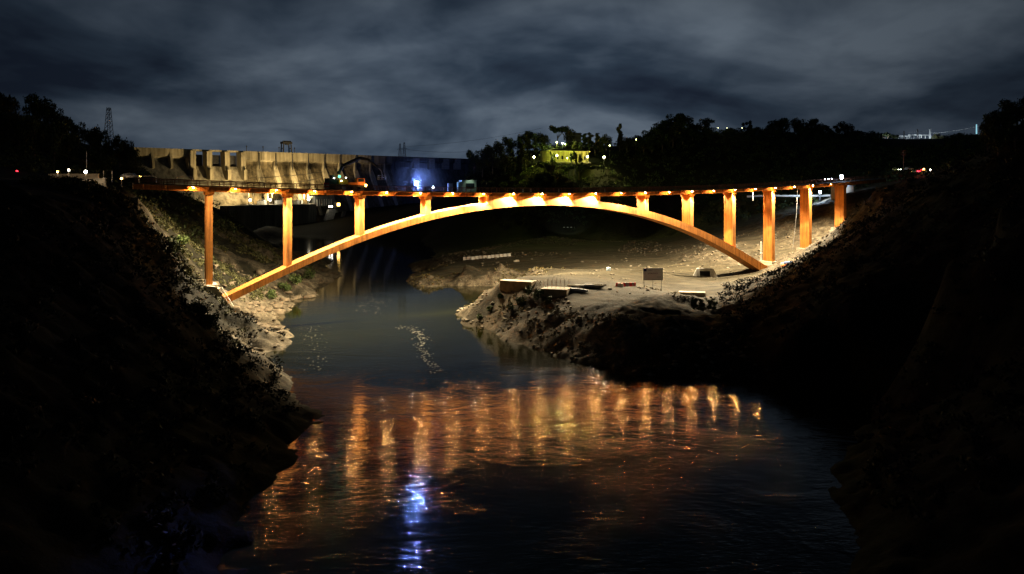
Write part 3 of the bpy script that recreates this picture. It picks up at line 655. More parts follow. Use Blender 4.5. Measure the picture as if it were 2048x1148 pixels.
# ------------------------------------------------------------ trees
def crown_mesh(name, lobes, n, leaf, m, seed):
    r = np.random.default_rng(seed); L = np.array(lobes, float); wgt = L[:, 3] ** 2; wgt /= wgt.sum()
    k = r.choice(len(L), n, p=wgt); d = r.normal(size=(n, 3)); d /= np.linalg.norm(d, axis=1)[:, None]
    rad = L[k, 3] * r.uniform(0.45, 1.06, n) ** 0.7
    # twig clumps: jitter the shell so that the outline is uneven
    c = L[k, :3] + d * rad[:, None] * np.array([1, 1, 0.82]) + r.normal(scale=leaf * 0.5, size=(n, 3))
    a = r.normal(size=(n, 3)); a /= np.linalg.norm(a, axis=1)[:, None]; b = np.cross(a, r.normal(size=(n, 3))); b /= np.linalg.norm(b, axis=1)[:, None]
    s = leaf * r.uniform(0.6, 1.4, n)[:, None]
    v = np.stack([c - a * s, c + b * s * 0.55, c + a * s, c - b * s * 0.55], 1).reshape(-1, 3)
    me = npmesh(name, v, np.arange(4 * n).reshape(n, 4), m); return me
def lobes(kind, seed):
    r = random.Random(seed); L = []
    if kind == 'round':
        for _ in range(19): L.append((r.uniform(-3.6, 3.6), r.uniform(-3.6, 3.6), r.uniform(2.6, 9.6), r.uniform(1.2, 2.3)))
    elif kind == 'tall':
        for k in range(11): L.append((r.uniform(-1, 1) * (1.5 - k * .08), r.uniform(-1, 1), 3.5 + k * 0.82, r.uniform(0.8, 1.4) * (1.15 - k * 0.05)))
    elif kind == 'umbrella':
        for _ in range(12): L.append((r.uniform(-4.8, 4.8), r.uniform(-4.4, 4.4), r.uniform(8.0, 9.8), r.uniform(0.9, 1.6)))
    elif kind == 'open':
        for _ in range(9): L.append((r.uniform(-3.8, 3.8), r.uniform(-3, 3), r.uniform(4.8, 10.8), r.uniform(0.8, 1.6)))
    return L
proto = {}
def tree_proto(kind, seed, m, n=1700):
    L = lobes(kind, seed); r = random.Random(seed + 1)
    o = empty('tree', (0, 0, -500)); mb = MB(); top = 6.0
    mb.tube((0, 0, -1.5), (0.1, 0, 3), 0.42, 0.32); mb.tube((0.1, 0, 3), (0, 0.1, top), 0.32, 0.18)
    for l in L[::2]: mb.tube((0.05, 0.05, r.uniform(2.6, 5)), l[:3], 0.16, 0.05, 5)
    mb.build('trunk', M['bark'], o)
    c = crown_mesh('crown', L, n, 0.42, m, seed); c.parent = o
    return o
for k, (kd, sd, m) in enumerate((('round', 1, 'leaf'), ('round', 2, 'leaf2'), ('tall', 3, 'leaf'), ('umbrella', 4, 'leaf'), ('open', 5, 'leaf2'), ('tall', 6, 'leaf2'), ('open', 7, 'leaf'))):
    proto.setdefault(kd, []).append(tree_proto(kd, sd, M[m]))
used = set()
def plant(kind, px, top, wpx, Y, label, group, names={'round': 'broadleaf_tree', 'tall': 'tall_tree', 'umbrella': 'umbrella_tree', 'open': 'open_crowned_tree'}, ground_h=None):
    pr = random.choice(proto[kind]); wid = {'round': 9.6, 'tall': 4.6, 'umbrella': 11.6, 'open': 9.4}[kind]; hgt = {'round': 11.2, 'tall': 12.6, 'umbrella': 10.6, 'open': 11.8}[kind]
    t = P(px, top, Y); g = gz(t.x, t.y) if ground_h is None else ground_h
    sxy = wpx * Y / F / wid; sz = max((t.z - g) / hgt, sxy * 0.7)
    if pr.name not in used: o = pr; used.add(pr.name)
    else: o = copy_tree(pr)
    o.name = names[kind]; o.location = (t.x, t.y, t.z - sz * hgt); o.scale = (sxy, sxy, sz); o.rotation_euler.z = random.uniform(0, 6.28)
    tag(o, label, 'tree', group); return o
LH = 'dark tree on the left wooded hill silhouetted against the sky'
for px, tp, w in ((-12, 181, 60), (16, 181, 48), (45, 196, 44), (72, 187, 42), (96, 202, 34), (112, 212, 30), (132, 228, 34), (156, 240, 34), (180, 250, 32), (200, 256, 30), (222, 268, 28), (240, 276, 28), (256, 277, 26), (268, 288, 20)):
    plant('round', px, tp, w * 1.15, 345, LH, 'trees on the left hill')
random.seed(11)
for k in range(34):
    px = random.uniform(-20, 285); Y = random.uniform(250, 335); sky = np.interp(px, [0, 110, 160, 280], [195, 222, 262, 310])
    plant('round', px, sky + random.uniform(14, 70), random.uniform(30, 50), Y, 'dark tree lower down the left wooded hill', 'trees lower on the left hill')
RH = 'dark tree on the far ridge right of the villa'
for kd, px, tp, w, Y in (('round', 1272, 268, 30, 540), ('round', 1298, 258, 34, 545), ('round', 1322, 238, 34, 550), ('round', 1345, 226, 40, 555), ('round', 1368, 226, 36, 560), ('round', 1392, 244, 30, 560), ('round', 1410, 236, 28, 565), ('open', 1436, 244, 18, 565), ('umbrella', 1451, 244, 22, 565), ('round', 1470, 254, 26, 570), ('open', 1494, 238, 22, 575), ('round', 1512, 252, 22, 575), ('round', 1545, 240, 28, 585), ('round', 1562, 234, 34, 585), ('round', 1588, 235, 24, 590), ('round', 1612, 237, 40, 595), ('round', 1630, 246, 30, 600), ('open', 1662, 246, 34, 600), ('round', 1690, 242, 32, 605), ('round', 1718, 258, 34, 610), ('round', 1740, 262, 34, 615), ('umbrella', 1772, 266, 22, 625), ('umbrella', 1790, 270, 22, 632), ('round', 1880, 266, 28, 640), ('round', 1914, 264, 24, 645), ('round', 1940, 268, 24, 640), ('round', 1958, 268, 22, 640)):
    plant(kd, px, tp, w * 1.1, Y, RH if px < 1765 else 'dark tree on the far ridge around the lit substation', 'trees on the far ridge' if px < 1765 else 'trees around the substation')
random.seed(5)
for px in range(1285, 1770, 21):
    tp = float(np.interp(px, [1285, 1340, 1370, 1400, 1450, 1560, 1620, 1690, 1770], [272, 246, 238, 252, 258, 254, 254, 258, 282])) + random.uniform(-4, 6)
    plant('round', px + random.uniform(-5, 5), tp, random.uniform(30, 40), float(np.interp(px, [1285, 1770], [535, 610])) - 8, RH, 'trees on the far ridge')
plant('tall', 1370, 209, 11, 558, 'slim tree sticking up highest above the far ridge', None)
plant('tall', 1522, 229, 13, 580, 'lone slim tree standing above the middle of the far ridge', None)
plant('tall', 1239, 247, 15, 530, 'tall slim dark tree right of the villa', None)
VL = 'tree on the wooded slope around the lit villa'
for kd, px, tp, w, Y in (('round', 948, 298, 26, 525), ('round', 966, 292, 26, 528), ('round', 984, 286, 26, 528), ('round', 1002, 279, 26, 530), ('round', 1020, 272, 26, 530), ('round', 1040, 266, 24, 530), ('tall', 1055, 262, 18, 530), ('round', 1072, 262, 28, 530), ('round', 1090, 264, 22, 528), ('umbrella', 1115, 253, 36, 535), ('round', 1139, 251, 26, 540), ('tall', 1168, 266, 14, 525), ('tall', 1180, 265, 16, 525), ('tall', 1195, 266, 14, 525), ('round', 1212, 267, 22, 522), ('open', 1190, 276, 26, 500), ('tall', 1204, 275, 14, 498), ('open', 1222, 276, 24, 505), ('round', 1254, 272, 26, 530), ('open', 1030, 292, 30, 488), ('tall', 1046, 286, 16, 482), ('round', 1010, 300, 28, 495), ('open', 1062, 285, 26, 500), ('round', 1090, 284, 30, 502), ('open', 1120, 287, 26, 500), ('tall', 1150, 280, 14, 498), ('tall', 1163, 283, 12, 495), ('round', 985, 305, 26, 505), ('round', 965, 314, 24, 510)):
    plant(kd, px, tp, w * 1.1, Y, VL, 'trees around the villa')
plant('umbrella', 1148, 305, 20, 458, 'flat-topped dark tree in front of the lit villa wall', None)
plant('round', 1102, 322, 26, 448, 'low dark tree below the lit villa wall', None)
plant('open', 1158, 303, 18, 456, 'thin open tree before the right half of the lit villa wall', None)
plant('open', 1106, 300, 14, 455, 'thin open tree before the left end of the lit villa wall', None)
plant('open', 1052, 306, 16, 466, 'pale-stemmed tree left of the leftmost villa lamp', None)
NR = 'black tree on the near right hill against the sky'
for px, tp, w, Y in ((1975, 240, 26, 170), (1986, 222, 40, 172), (2008, 208, 44, 172), (2034, 196, 50, 172), (2066, 190, 50, 172), (1996, 250, 44, 160), (2030, 240, 50, 158)):
    plant('round', px, tp, w * 1.1, Y, NR, 'trees on the near right hill')
for pr in [t for v in proto.values() for t in v]:
    if pr.name not in used and pr.location.z < -400:
        for ch in list(pr.children): bpy.data.objects.remove(ch)
        bpy.data.objects.remove(pr)
# the rest of the hillside wood, one mass of foliage
def scatter_leaves(name, pts, nleaf, rad, leaf, m, flat=0.7):
    n = len(pts); c = np.repeat(pts, nleaf, 0); k = len(c)
    d = rng.normal(size=(k, 3)); d /= np.linalg.norm(d, axis=1)[:, None]
    rr = np.repeat(rng.uniform(0.6, 1.3, n) * rad, nleaf)
    c = c + d * (rr * rng.uniform(0.3, 1, k))[:, None] * np.array([1, 1, flat])
    a = rng.normal(size=(k, 3)); a /= np.linalg.norm(a, axis=1)[:, None]; b = np.cross(a, rng.normal(size=(k, 3))); b /= np.linalg.norm(b, axis=1)[:, None]
    s = leaf * rng.uniform(0.6, 1.4, k)[:, None]
    v = np.stack([c - a * s, c + b * s * 0.5, c + a * s, c - b * s * 0.5], 1).reshape(-1, 3)
    return npmesh(name, v, np.arange(4 * k).reshape(k, 4), m)
q = []
while len(q) < 2600:
    px = rng.uniform(930, 2040); Y = rng.uniform(330, 600); x = (px - HX) * Y / F
    q.append((x, Y))
for _ in range(900):
    Y = rng.uniform(190, 420); q.append((rng.uniform(-330, -118) * Y / 330, Y))
q = np.array(q); z = H(q[:, 0], q[:, 1]); pq = HX + F * q[:, 0] / q[:, 1]; keep = (z > 17) & ~((pq > 1762) & (pq < 1892) & (q[:, 1] > 470)) & ~((q[:, 1] < 205) & (q[:, 0] < -84)) & (np.hypot(q[:, 0] + 105, q[:, 1] - 180) > 22) & ((np.hypot(q[:, 0] - 33, q[:, 1] - 462) > 26) | (z < 47)) & ~((q[:, 0] > 0) & (q[:, 0] < 66) & (q[:, 1] < 470) & (z > 47.5))
q = q[keep]; z = z[keep]
tag(scatter_leaves('wood', np.c_[q, z + 1.5], 26, 3.2, 0.6, M['leaf']), 'dark wood covering the far hillside behind the bridge', 'wood', kind='stuff')
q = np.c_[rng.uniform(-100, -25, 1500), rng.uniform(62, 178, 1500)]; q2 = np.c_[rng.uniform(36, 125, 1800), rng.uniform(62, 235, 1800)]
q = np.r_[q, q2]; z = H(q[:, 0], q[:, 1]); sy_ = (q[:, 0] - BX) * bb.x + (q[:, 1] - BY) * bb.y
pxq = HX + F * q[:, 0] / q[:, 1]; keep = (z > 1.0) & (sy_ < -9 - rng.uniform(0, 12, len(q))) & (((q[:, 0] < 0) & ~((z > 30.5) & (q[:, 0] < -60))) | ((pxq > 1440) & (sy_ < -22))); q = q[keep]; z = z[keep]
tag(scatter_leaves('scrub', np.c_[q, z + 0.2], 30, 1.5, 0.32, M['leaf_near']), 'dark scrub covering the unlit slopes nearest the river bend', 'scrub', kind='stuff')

# ------------------------------------------------------------ villa on the hill
va = P(1099, 322, 466); vb = P(1176, 322, 478); vang = math.atan2(vb.y - va.y, vb.x - va.x)
vz = min(va.z, vb.z) - 0.3; VLEN = (vb - va).length; VH = 6.3
vil = empty('villa', (va.x, va.y, vz), vang, 'long low villa with a cream facade lit yellow-green on the hill', 'house')
wl = MB(); wl.box((VLEN / 2, 5, VH / 2 - 0.6), (VLEN, 10, VH + 1.2)); wl.build('wall', M['villa'], vil)
MB().box((VLEN / 2, 4.6, VH + 0.25), (VLEN + 1.6, 12, 0.5)).build('cornice', M['villa'], vil)
MB().box((VLEN / 2, 4.6, VH + 1.3), (VLEN + 2, 12.6, 1.55), tx=0.55, ty=0.2).build('roof', M['roof'], vil)
cm = None
for k in range(9):
    x = 0.8 + k * (VLEN - 1.6) / 8
    if cm is None: o = cm = MB().box((0, 0, VH / 2), (0.5, 0.5, VH)).build('column', M['villa'], vil)
    else: o = cm.copy(); COL.objects.link(o); o.parent = vil
    o.location = (x, -1.0, 0)
for k in range(7):
    o = cm.copy(); COL.objects.link(o); o.parent = vil; o.location = (-1.0, 0.2 + k * 1.6, 0)
wm = None
for k in range(8):
    x = 0.8 + (k + 0.5) * (VLEN - 1.6) / 8
    if wm is None:
        wm = o = MB().box((0, -0.04, 0), (1.5, 0.1, 2.4)).build('window', M['timber'], vil); MB().box((0, -0.1, 0), (1.2, 0.06, 2.1)).build('pane', M['glass'], o)
    else: o = copy_tree(wm, vil)
    o.location = (x, 0, 2.6)
MB().box((VLEN / 2, -0.6, -0.3), (VLEN + 2, 2.6, 0.6)).build('veranda', M['conc_pale'], vil)
# garden lamps round the villa
sl = None
def streetlamp(px, py, Y, hgt, label, power, group, col=(0.80, 0.92, 0.10), lens='lens_sodium', r=0.5):
    p = P(px, py, Y); o = empty('lamp_post', (p.x, p.y, p.z - hgt), 0, label, 'street lamp', group)
    MB().tube((0, 0, -1), (0, 0, hgt - 0.3), 0.12, 0.08).build('post', M['steel'], o)
    MB().ball((0, 0, hgt), r, 10, 6).build('globe', M[lens], o, smooth=True)
    lamp('lamp_glow', 'POINT', (0, -0.2 - r, hgt), power, col, o, soft=0.4); return o
VG = 'lamp posts round the villa'
streetlamp(1068, 314, 455, 4.0, 'leftmost lamp post of the row before the villa', 11000, VG, r=0.62)
streetlamp(1114, 311, 456, 6.0, 'lamp post before the left end of the lit villa facade', 10000, VG, r=0.62)
streetlamp(1142, 312.5, 459, 5.2, 'lamp post before the middle of the lit villa facade', 8000, VG, r=0.62)
streetlamp(1175, 313.5, 464, 4.8, 'lamp post at the right corner of the lit villa facade', 8000, VG, r=0.62)
streetlamp(1208, 314.5, 468, 4.6, 'rightmost lamp post of the row before the villa', 16000, VG, (1, 0.9, 0.3), r=0.7)
UG = 'white lamps among the trees above the villa'
streetlamp(1113.5, 284.5, 492, 6, 'left lamp of the three in the trees above the villa', 16000, UG, r=0.42)
streetlamp(1125, 286.5, 494, 6, 'middle lamp of the three in the trees above the villa', 8000, UG, (0.9, 1, 0.9), 'lens_blue_s', 0.36)
streetlamp(1130, 288, 494, 6, 'right lamp of the three in the trees above the villa', 8000, UG, r=0.36)
streetlamp(1219.5, 291, 490, 6, 'small white lamp low in the trees right of the villa', 900, 'lone white lamps on the ridge', r=0.3)
streetlamp(1272, 279, 510, 6, 'small lamp high on the ridge right of the tall slim tree', 500, 'lone white lamps on the ridge', r=0.3)
for n, px in enumerate((1436, 1454, 1484)):
    streetlamp(px, 256, 545, 5, ['left tiny lamp under the far ridge trees', 'middle tiny lamp under the far ridge trees', 'right tiny lamp under the far ridge trees'][n], 60, 'tiny lamps on the far ridge', r=0.15)
# terraced block behind the trees
p = P(1149, 290, 538); tbk = empty('terraced_block', (p.x, p.y, p.z - 4), 0.1, 'dark terraced building behind the trees above the villa', 'building')
MB().box((0, 4, 5.5), (9.5, 9, 13)).build('wall', M['roof'], tbk)
for k in range(4): MB().box((0.6, -1, 1.6 + k * 3.0), (9.4, 2.4, 0.4)).build('balcony', M['conc_dark'], tbk)
MB().box((0, 4, 12.4), (11, 10.5, 0.8), tx=0.8, ty=0.8).build('roof', M['roof'], tbk)
# hedges in front of the villa
for n, (px, py, w, Y) in enumerate(((1085, 330, 34, 450), (1130, 333, 44, 452), (1185, 333, 50, 456))):
    p = P(px, py, Y); k = 60; pts = np.c_[p.x + rng.uniform(-1, 1, k) * w * Y / F / 2, p.y + rng.uniform(-2, 2, k), np.full(k, p.z) + rng.uniform(-1.4, 0.6, k)]
    tag(scatter_leaves('hedge', pts, 30, 1.1, 0.35, M['leaf']), ['dark hedge below the left corner of the villa', 'dark hedge below the middle of the lit villa facade', 'long dark hedge below the right end of the villa'][n], 'hedge', 'hedges before the villa')

q = np.c_[rng.uniform(-8, 78, 420), rng.uniform(420, 466, 420)]; zq = H(q[:, 0], q[:, 1]); q = np.c_[q, zq + 0.4][zq < 48.5]
tag(scatter_leaves('undergrowth', q, 26, 1.8, 0.4, M['leaf']), 'dark undergrowth on the slope below the lit villa', 'undergrowth', kind='stuff')
# ------------------------------------------------------------ substation on the ridge, right
sg_ = 'steel portals of the substation'
for n, (px, top, w) in enumerate(((1808, 262, 9), (1835, 258, 10), (1860, 258, 9))):
    p = P(px, 289, 640); h = (289 - top) * 640 / F
    o = lattice('substation_mast', tuple(p), h, 1.4, 0.7, ['left dark lattice mast in the lit substation', 'middle dark lattice mast in the lit substation', 'right pale leaning lattice mast in the lit substation'][n], M['galv'] if n == 2 else M['steel'], group='masts of the substation')
for n, (x0, x1, y) in enumerate(((1788, 1822, 272), (1816, 1862, 270), (1818, 1858, 280))):
    a, b = P(x0, y, 644), P(x1, y, 646)
    o = empty('busbar_portal', tuple(a), math.atan2(b.y - a.y, b.x - a.x), ['left steel busbar portal of the substation', 'upper right steel busbar portal of the substation', 'lower right steel busbar portal of the substation'][n], 'portal', sg_)
    L = (b - a).length; hh_ = a.z - P(0, 291, 644).z
    MB().box((L / 2, 0, 0), (L, 0.5, 0.7)).build('crossbeam', M['galv'], o)
    for k in range(5): MB().tube((L * k / 4, 0, -hh_), (L * k / 4, 0, 0), 0.22, 0.18, 6).build('post', M['galv'], o)
    for k in range(6): MB().tube((L * (k + 0.5) / 6, 0, 0), (L * (k + 0.5) / 6, 0, -2.2), 0.16, 0.2, 6).build('insulator', M['white'], o)
streetlamp(1769.5, 281, 622, 5, 'bright white lamp at the left edge of the substation', 5000, None, (0.85, 0.95, 1), 'lens_blue_s', 0.45)
streetlamp(1846, 284, 636, 4, 'floodlight low among the substation steelwork', 20000, None, (0.8, 0.93, 1), 'lens_blue_s', 0.16)
wire('power_line', [P(1860, 266, 640), P(1905, 262, 600), P(1958, 252, 520)], 0.10, M['galv'], 'power line running right from the substation', 'power lines of the substation', 0.4)
wire('power_line', [P(1770, 268, 640), P(1835, 262, 640), P(1860, 260, 640)], 0.08, M['wire_dark'], 'power line strung between the substation masts', 'power lines of the substation', 0.8)
p = P(1953, 268, 500); o = empty('lit_pole', tuple(p), 0, 'slim pole glowing pale blue beside the near right hill', 'pole')
MB().tube((0, 0, -3), (0, 0, 0), 0.4).build('base', M['steel'], o); MB().tube((0, 0, 0), (0, 0, 6.4), 0.42, 0.34).build('light_tube', M['lens_cyan'], o)
# utility pole and road with cars, right
p = P(1807, 338, 335); o = empty('utility_pole', tuple(p), 0, 'grey utility pole with crossarms above the right road', 'pole')
MB().tube((0, 0, -1), (0, 0, 8.4), 0.16, 0.11).build('post', M['bark'], o)
for z in (8.1, 7.2, 6.3): MB().box((0, 0, z), (2.6, 0.14, 0.14)).build('crossarm', M['bark'], o)
def car(px, py, Y, rz, label, lamps, group, m='car', power=0):
    p = P(px, py, Y); o = empty('parked_car', tuple(p), rz, label, 'car', group)
    MB().prism([(-2.1, 0.35), (2.1, 0.35), (2.15, 0.75), (1.2, 0.95), (0.6, 1.45), (-1.2, 1.48), (-1.9, 1.0), (-2.15, 0.9)], -0.85, 0.85).build('body', M[m], o, bevel=0.04)
    MB().prism([(1.05, 0.97), (0.58, 1.38), (-1.15, 1.40), (-1.7, 1.0)], -0.87, 0.87).build('side_window', M['glass'], o)
    for x in (-1.3, 1.3):
        for y in (-0.8, 0.8): MB().tube((x, y - 0.1, 0.33), (x, y + 0.1, 0.33), 0.33, n=14).build('wheel', M['black'], o)
    for y in (-0.6, 0.6):
        MB().box((2.14, y, 0.68), (0.08, 0.36, 0.18)).build('headlight', M[lamps[0]], o); MB().box((-2.16, y, 0.78), (0.08, 0.36, 0.2)).build('tail_lamp', M[lamps[1]], o)
    if power: lamp('tail_glow', 'POINT', (-2.6, 0, 0.8), power, (1, 0.05, 0.06), o)
    return o
RC = 'cars on the right road'
car(1831, 346, 332, R(95), 'dark car with red tail lamps on the right road', ('lens_amber', 'lens_red'), RC, power=900)
car(1842, 343.5, 345, R(75), 'farther dark car with red tail lamps on the right road', ('lens_amber', 'lens_red'), RC, power=500)
car(1793, 342, 345, R(-80), 'car with pale headlamps left of the red tail lamps', ('lens_white', 'glass'), RC)
car(1818, 340.5, 350, R(20), 'pale van-like car behind the red tail lamps', ('glass', 'glass'), RC, 'white')
streetlamp(1848, 339, 340, 2.2, 'amber roadside lamp right of the red tail lamps', 600, 'lamps by the right road', (1, 0.6, 0.2), 'lens_amber', 0.5)
streetlamp(1860.5, 339.5, 340, 2.2, 'small white roadside lamp at the right end of the road', 250, 'lamps by the right road', (1, 0.9, 0.8), 'lens_white', 0.26)

# ------------------------------------------------------------ work on the deck
def on_deck(s, y, dz=0): return bw(s, y, girder(s) + 1.42 + dz)
def s_at(px, y): # deck station under pixel column
    return min(np.linspace(S0, S1, 1500), key=lambda t: abs(HX + F * bw(t, y, 0).x / bw(t, y, 0).y - px))
# lifting truck with folding boom and basket
s = s_at(690, 0); p = on_deck(s, 0); tr = empty('boom_truck', tuple(p), BA, 'orange lifting truck on the deck with black folding boom and basket', 'truck')
MB().box((0.2, 0, 0.95), (10.6, 2.3, 0.35)).build('chassis', M['steel'], tr)
MB().box((3.9, 0, 2.0), (2.2, 2.3, 1.9), tx=0.9).build('cab', M['orange'], tr, bevel=0.06)
MB().box((3.9, -1.16, 2.35), (1.5, 0.04, 0.75)).build('cab_window', M['glass'], tr)
MB().box((1.7, 0, 1.45), (2.2, 2.2, 0.75)).build('engine_cover', M['orange'], tr, bevel=0.04)
MB().box((-0.6, 0, 1.9), (2.3, 2.2, 1.15)).build('ballast_box', M['yellow'], tr, bevel=0.03)
MB().box((-3.6, 0, 2.0), (2.6, 2.2, 1.7)).tube((-3.2, 0, 2.8), (-3.2, 0, 3.6), 0.6).build('turret', M['steel'], tr)
for x in (-4.3, -2.9, 2.2, 4.2):
    for y in (-1.05, 1.05): MB().tube((x, y - 0.17, 0.5), (x, y + 0.17, 0.5), 0.5, n=16).build('wheel', M['black'], tr)
def lp(px, py): # boom point in the truck frame
    q = bw(s_at(px, 0), 0, 0); z = EYE - (py - HY) * q.y / F
    return Vector(((q - Vector((p.x, p.y, 0))).dot(bd), 0, z - p.z))
B = [lp(677, 348), lp(686, 332), lp(720, 316), lp(736, 319), lp(748, 328), lp(757, 336)]
B2 = [lp(757, 336), lp(763, 343), lp(764.5, 351)]
mb = MB()
for a, b, w in zip(B[:-1], B[1:], (0.42, 0.52, 0.42, 0.34, 0.22)): mb.tube(a, b, w, w * 0.85, 8)
mb.path([B[1] + Vector((0, 0, -0.5)), lp(700, 333)], 0.12).build('boom', M['steel'], tr)
MB().path(B2, 0.11).build('jib', M['galv'], tr)
k = B2[-1]; mb = MB()
for z in (0, 0.55, 1.1):
    for y in (-0.55, 0.55): mb.tube((k.x - 1, y, k.z - 1.1 + z), (k.x + 0.9, y, k.z - 1.1 + z), 0.06, n=5)
    for x in (-1, 0.9): mb.tube((k.x + x, -0.55, k.z - 1.1 + z), (k.x + x, 0.55, k.z - 1.1 + z), 0.06, n=5)
for x in (-1, -0.05, 0.9):
    for y in (-0.55, 0.55): mb.tube((k.x + x, y, k.z - 1.1), (k.x + x, y, k.z), 0.06, n=5)
mb.box((k.x - 0.05, 0, k.z - 1.12), (1.9, 1.1, 0.07)).build('basket', M['galv'], tr)
MB().ball(lp(676, 353) + Vector((0, -1.2, 0)), 0.34).build('beacon', M['lens_green'], tr, smooth=True)
lamp('beacon_glow', 'POINT', lp(676, 353) + Vector((0, -1.8, 0)), 30, (0.05, 1.0, 0.35), tr, soft=0.4)
MB().ball(lp(728.5, 371) + Vector((0, -1.35, 0)), 0.34).build('work_lamp', M['lens_amber'], tr, smooth=True)
lamp('work_glow', 'POINT', lp(728.5, 371) + Vector((-1.0, -2.6, 0.5)), 130, (1, 0.55, 0.15), tr)
for q in ((665.5, 356), (681, 362), (689.5, 355.5)): MB().ball(lp(*q) + Vector((0, -1.2, 0)), 0.13).build('marker_lamp', M['lens_white'], tr, smooth=True)
# striped warning board left of the truck
s = s_at(653, -2.5); p = on_deck(s, -2.5); o = empty('warning_board', tuple(p), BA, 'red and white striped warning board behind the railing left of the truck', 'barrier')
for kk in range(4): MB().box((0, 0, 0.3 + kk * 0.36), (1.3, 0.08, 0.35)).build('stripe', M['red' if kk % 2 else 'white'], o)
MB().box((-0.5, 0.08, 0.75), (0.08, 0.08, 1.5)).box((0.5, 0.08, 0.75), (0.08, 0.08, 1.5)).build('post', M['steel'], o)
# blue-white work floodlight
s = s_at(833.5, 3.0); p = on_deck(s, 3.0); zz = EYE + 7 * p.y / F - p.z + 0.1
o = empty('blue_floodlight', tuple(p), BA, 'dazzling blue-white work floodlight on a stand on the deck left of the crown', 'floodlight')
MB().tube((0, 0, 0), (0, 0, zz - 0.4), 0.07).tube((0, 0, 0), (0.6, 0.4, 0.0), 0.05).tube((0, 0, 0), (-0.6, 0.4, 0.0), 0.05).build('stand', M['steel'], o)
MB().box((0, 0.28, zz), (1.3, 0.35, 1.1)).build('housing', M['steel'], o)
MB().ball((0, -0.05, zz), 0.45, 14, 8).build('lens', M['lens_blue'], o, smooth=True)
MB().box((0, 0.6, zz + 0.1), (1.0, 0.2, 0.8)).build('added_rear_head', M['steel'], o)  # added second head, housing for the made-up beam on the dam
lamp('blue_beam', 'SPOT', (0, -0.52, zz), 420000, (0.14, 0.26, 1.0), o, (-0.345, -0.985, -0.30), 25, 0.4, 0.42)
lamp('blue_glow', 'POINT', (0, -0.9, zz), 420, (0.22, 0.36, 1.0), o, soft=0.5)
dome = MB().ball(tuple(p + Vector((0, 0, zz))), 12.0, 24, 14); dome.v = [(a, b, max(c, p.z + 0.05)) for a, b, c in dome.v]  # mist volume added to give the floodlight its halo
ms = dome.build('mist', bpy.data.materials.new('added_halo_mist')); tag(ms, 'added thin mist forming the blue halo around the dazzling deck floodlight', 'mist', kind='stuff')
nt = ms.data.materials[0]; nt.use_nodes = True; nt = nt.node_tree
for n in list(nt.nodes):
    if n.type == 'BSDF_PRINCIPLED': nt.nodes.remove(n)
v = nt.nodes.new('ShaderNodeVolumePrincipled'); v.inputs['Color'].default_value = (0.9, 0.93, 1, 1)
tc = nd(nt, 'ShaderNodeTexCoord'); dist = nd(nt, 'ShaderNodeVectorMath', operation='DISTANCE'); nt.links.new(tc.outputs['Object'], dist.inputs[0]); dist.inputs[1].default_value = tuple(p + Vector((0, 0, zz)))
fal = mth(nt, 'MAXIMUM', mth(nt, 'SUBTRACT', 1.0, mth(nt, 'DIVIDE', dist.outputs['Value'], 12.0)), 0.0)
nt.links.new(mth(nt, 'MULTIPLY', mth(nt, 'MULTIPLY', mth(nt, 'MULTIPLY', fal, fal), fal), 0.040), v.inputs['Density']); nt.links.new(v.outputs[0], nt.nodes['Material Output'].inputs['Volume'])
lamp('added_dam_fill', 'SPOT', (0, 0.9, zz + 0.2), 600000, (0.10, 0.20, 1.0), o, (0.37, 1, 0.10), 26, 1.0, 0.4)  # added lamp that tints the dam behind blue
s = s_at(866, -3.9); p = on_deck(s, -3.9); o = empty('site_lamp', tuple(p), BA, 'small bluish lamp behind the railing right of the blue floodlight', 'lamp')
MB().tube((0, 0, 0), (0, 0, 0.9), 0.05).build('stand', M['steel'], o); MB().ball((0, -0.1, 1.05), 0.26).build('lens', M['lens_blue_s'], o, smooth=True)
# site cabins on the deck
s = s_at(936, 2.2); p = on_deck(s, 2.2); o = empty('site_kiosk', tuple(p), BA, 'pale green site kiosk with a wide dark window on the deck', 'kiosk')
MB().box((0, 0, 1.55), (4.4, 2.0, 3.1)).build('wall', M['green_kiosk'], o)
MB().box((0.25, -1.03, 1.6), (2.6, 0.06, 1.4)).build('window', M['glass'], o); MB().box((0, 0, 3.15), (4.7, 2.3, 0.14)).build('roof', M['green_kiosk'], o)
MB().box((-2.6, -0.1, 1.4), (0.8, 1.6, 2.5)).build('side_cabinet', M['green_kiosk'], o)
lamp('kiosk_lamp', 'SPOT', (0.2, -2.4, 3.4), 70, (0.8, 1.0, 0.8), o, (0, 0.8, -0.75), 110, 0.6)
s = s_at(900, 1.5); p = on_deck(s, 1.5); o = empty('tool_cabinet', tuple(p), BA, 'grey upright tool cabinet between the small lamp and the kiosk', 'cabinet')
MB().box((0, 0, 1.1), (1.3, 0.9, 2.2)).build('cabinet_body', M['conc'], o); MB().box((0, -0.47, 1.1), (0.9, 0.05, 1.8)).build('door', M['galv'], o)
# small things behind the railing near the crown
for n, (px, m) in enumerate(((916, 'white'), (932, 'red'), (1046, 'white'), (1062, 'white'), (1118, 'white'), (1210, 'white'))):
    s = s_at(px, -3.4); p = on_deck(s, -3.4); o = empty('bollard', tuple(p), BA, ['short white bollard behind the railing below the kiosk left corner', 'short red bollard behind the railing below the kiosk', 'left of two white bollards behind the railing left of the crown', 'right of two white bollards behind the railing left of the crown', 'white bollard behind the railing above the crown', 'rightmost white bollard behind the railing past the crown'][n], 'bollard', 'bollards behind the railing')
    MB().tube((0, 0, 0), (0, 0, 0.8), 0.16, 0.13, 10).build('body', M[m], o); MB().tube((0, 0, 0.8), (0, 0, 0.9), 0.17, 0.1, 10).build('cap', M['white'], o)
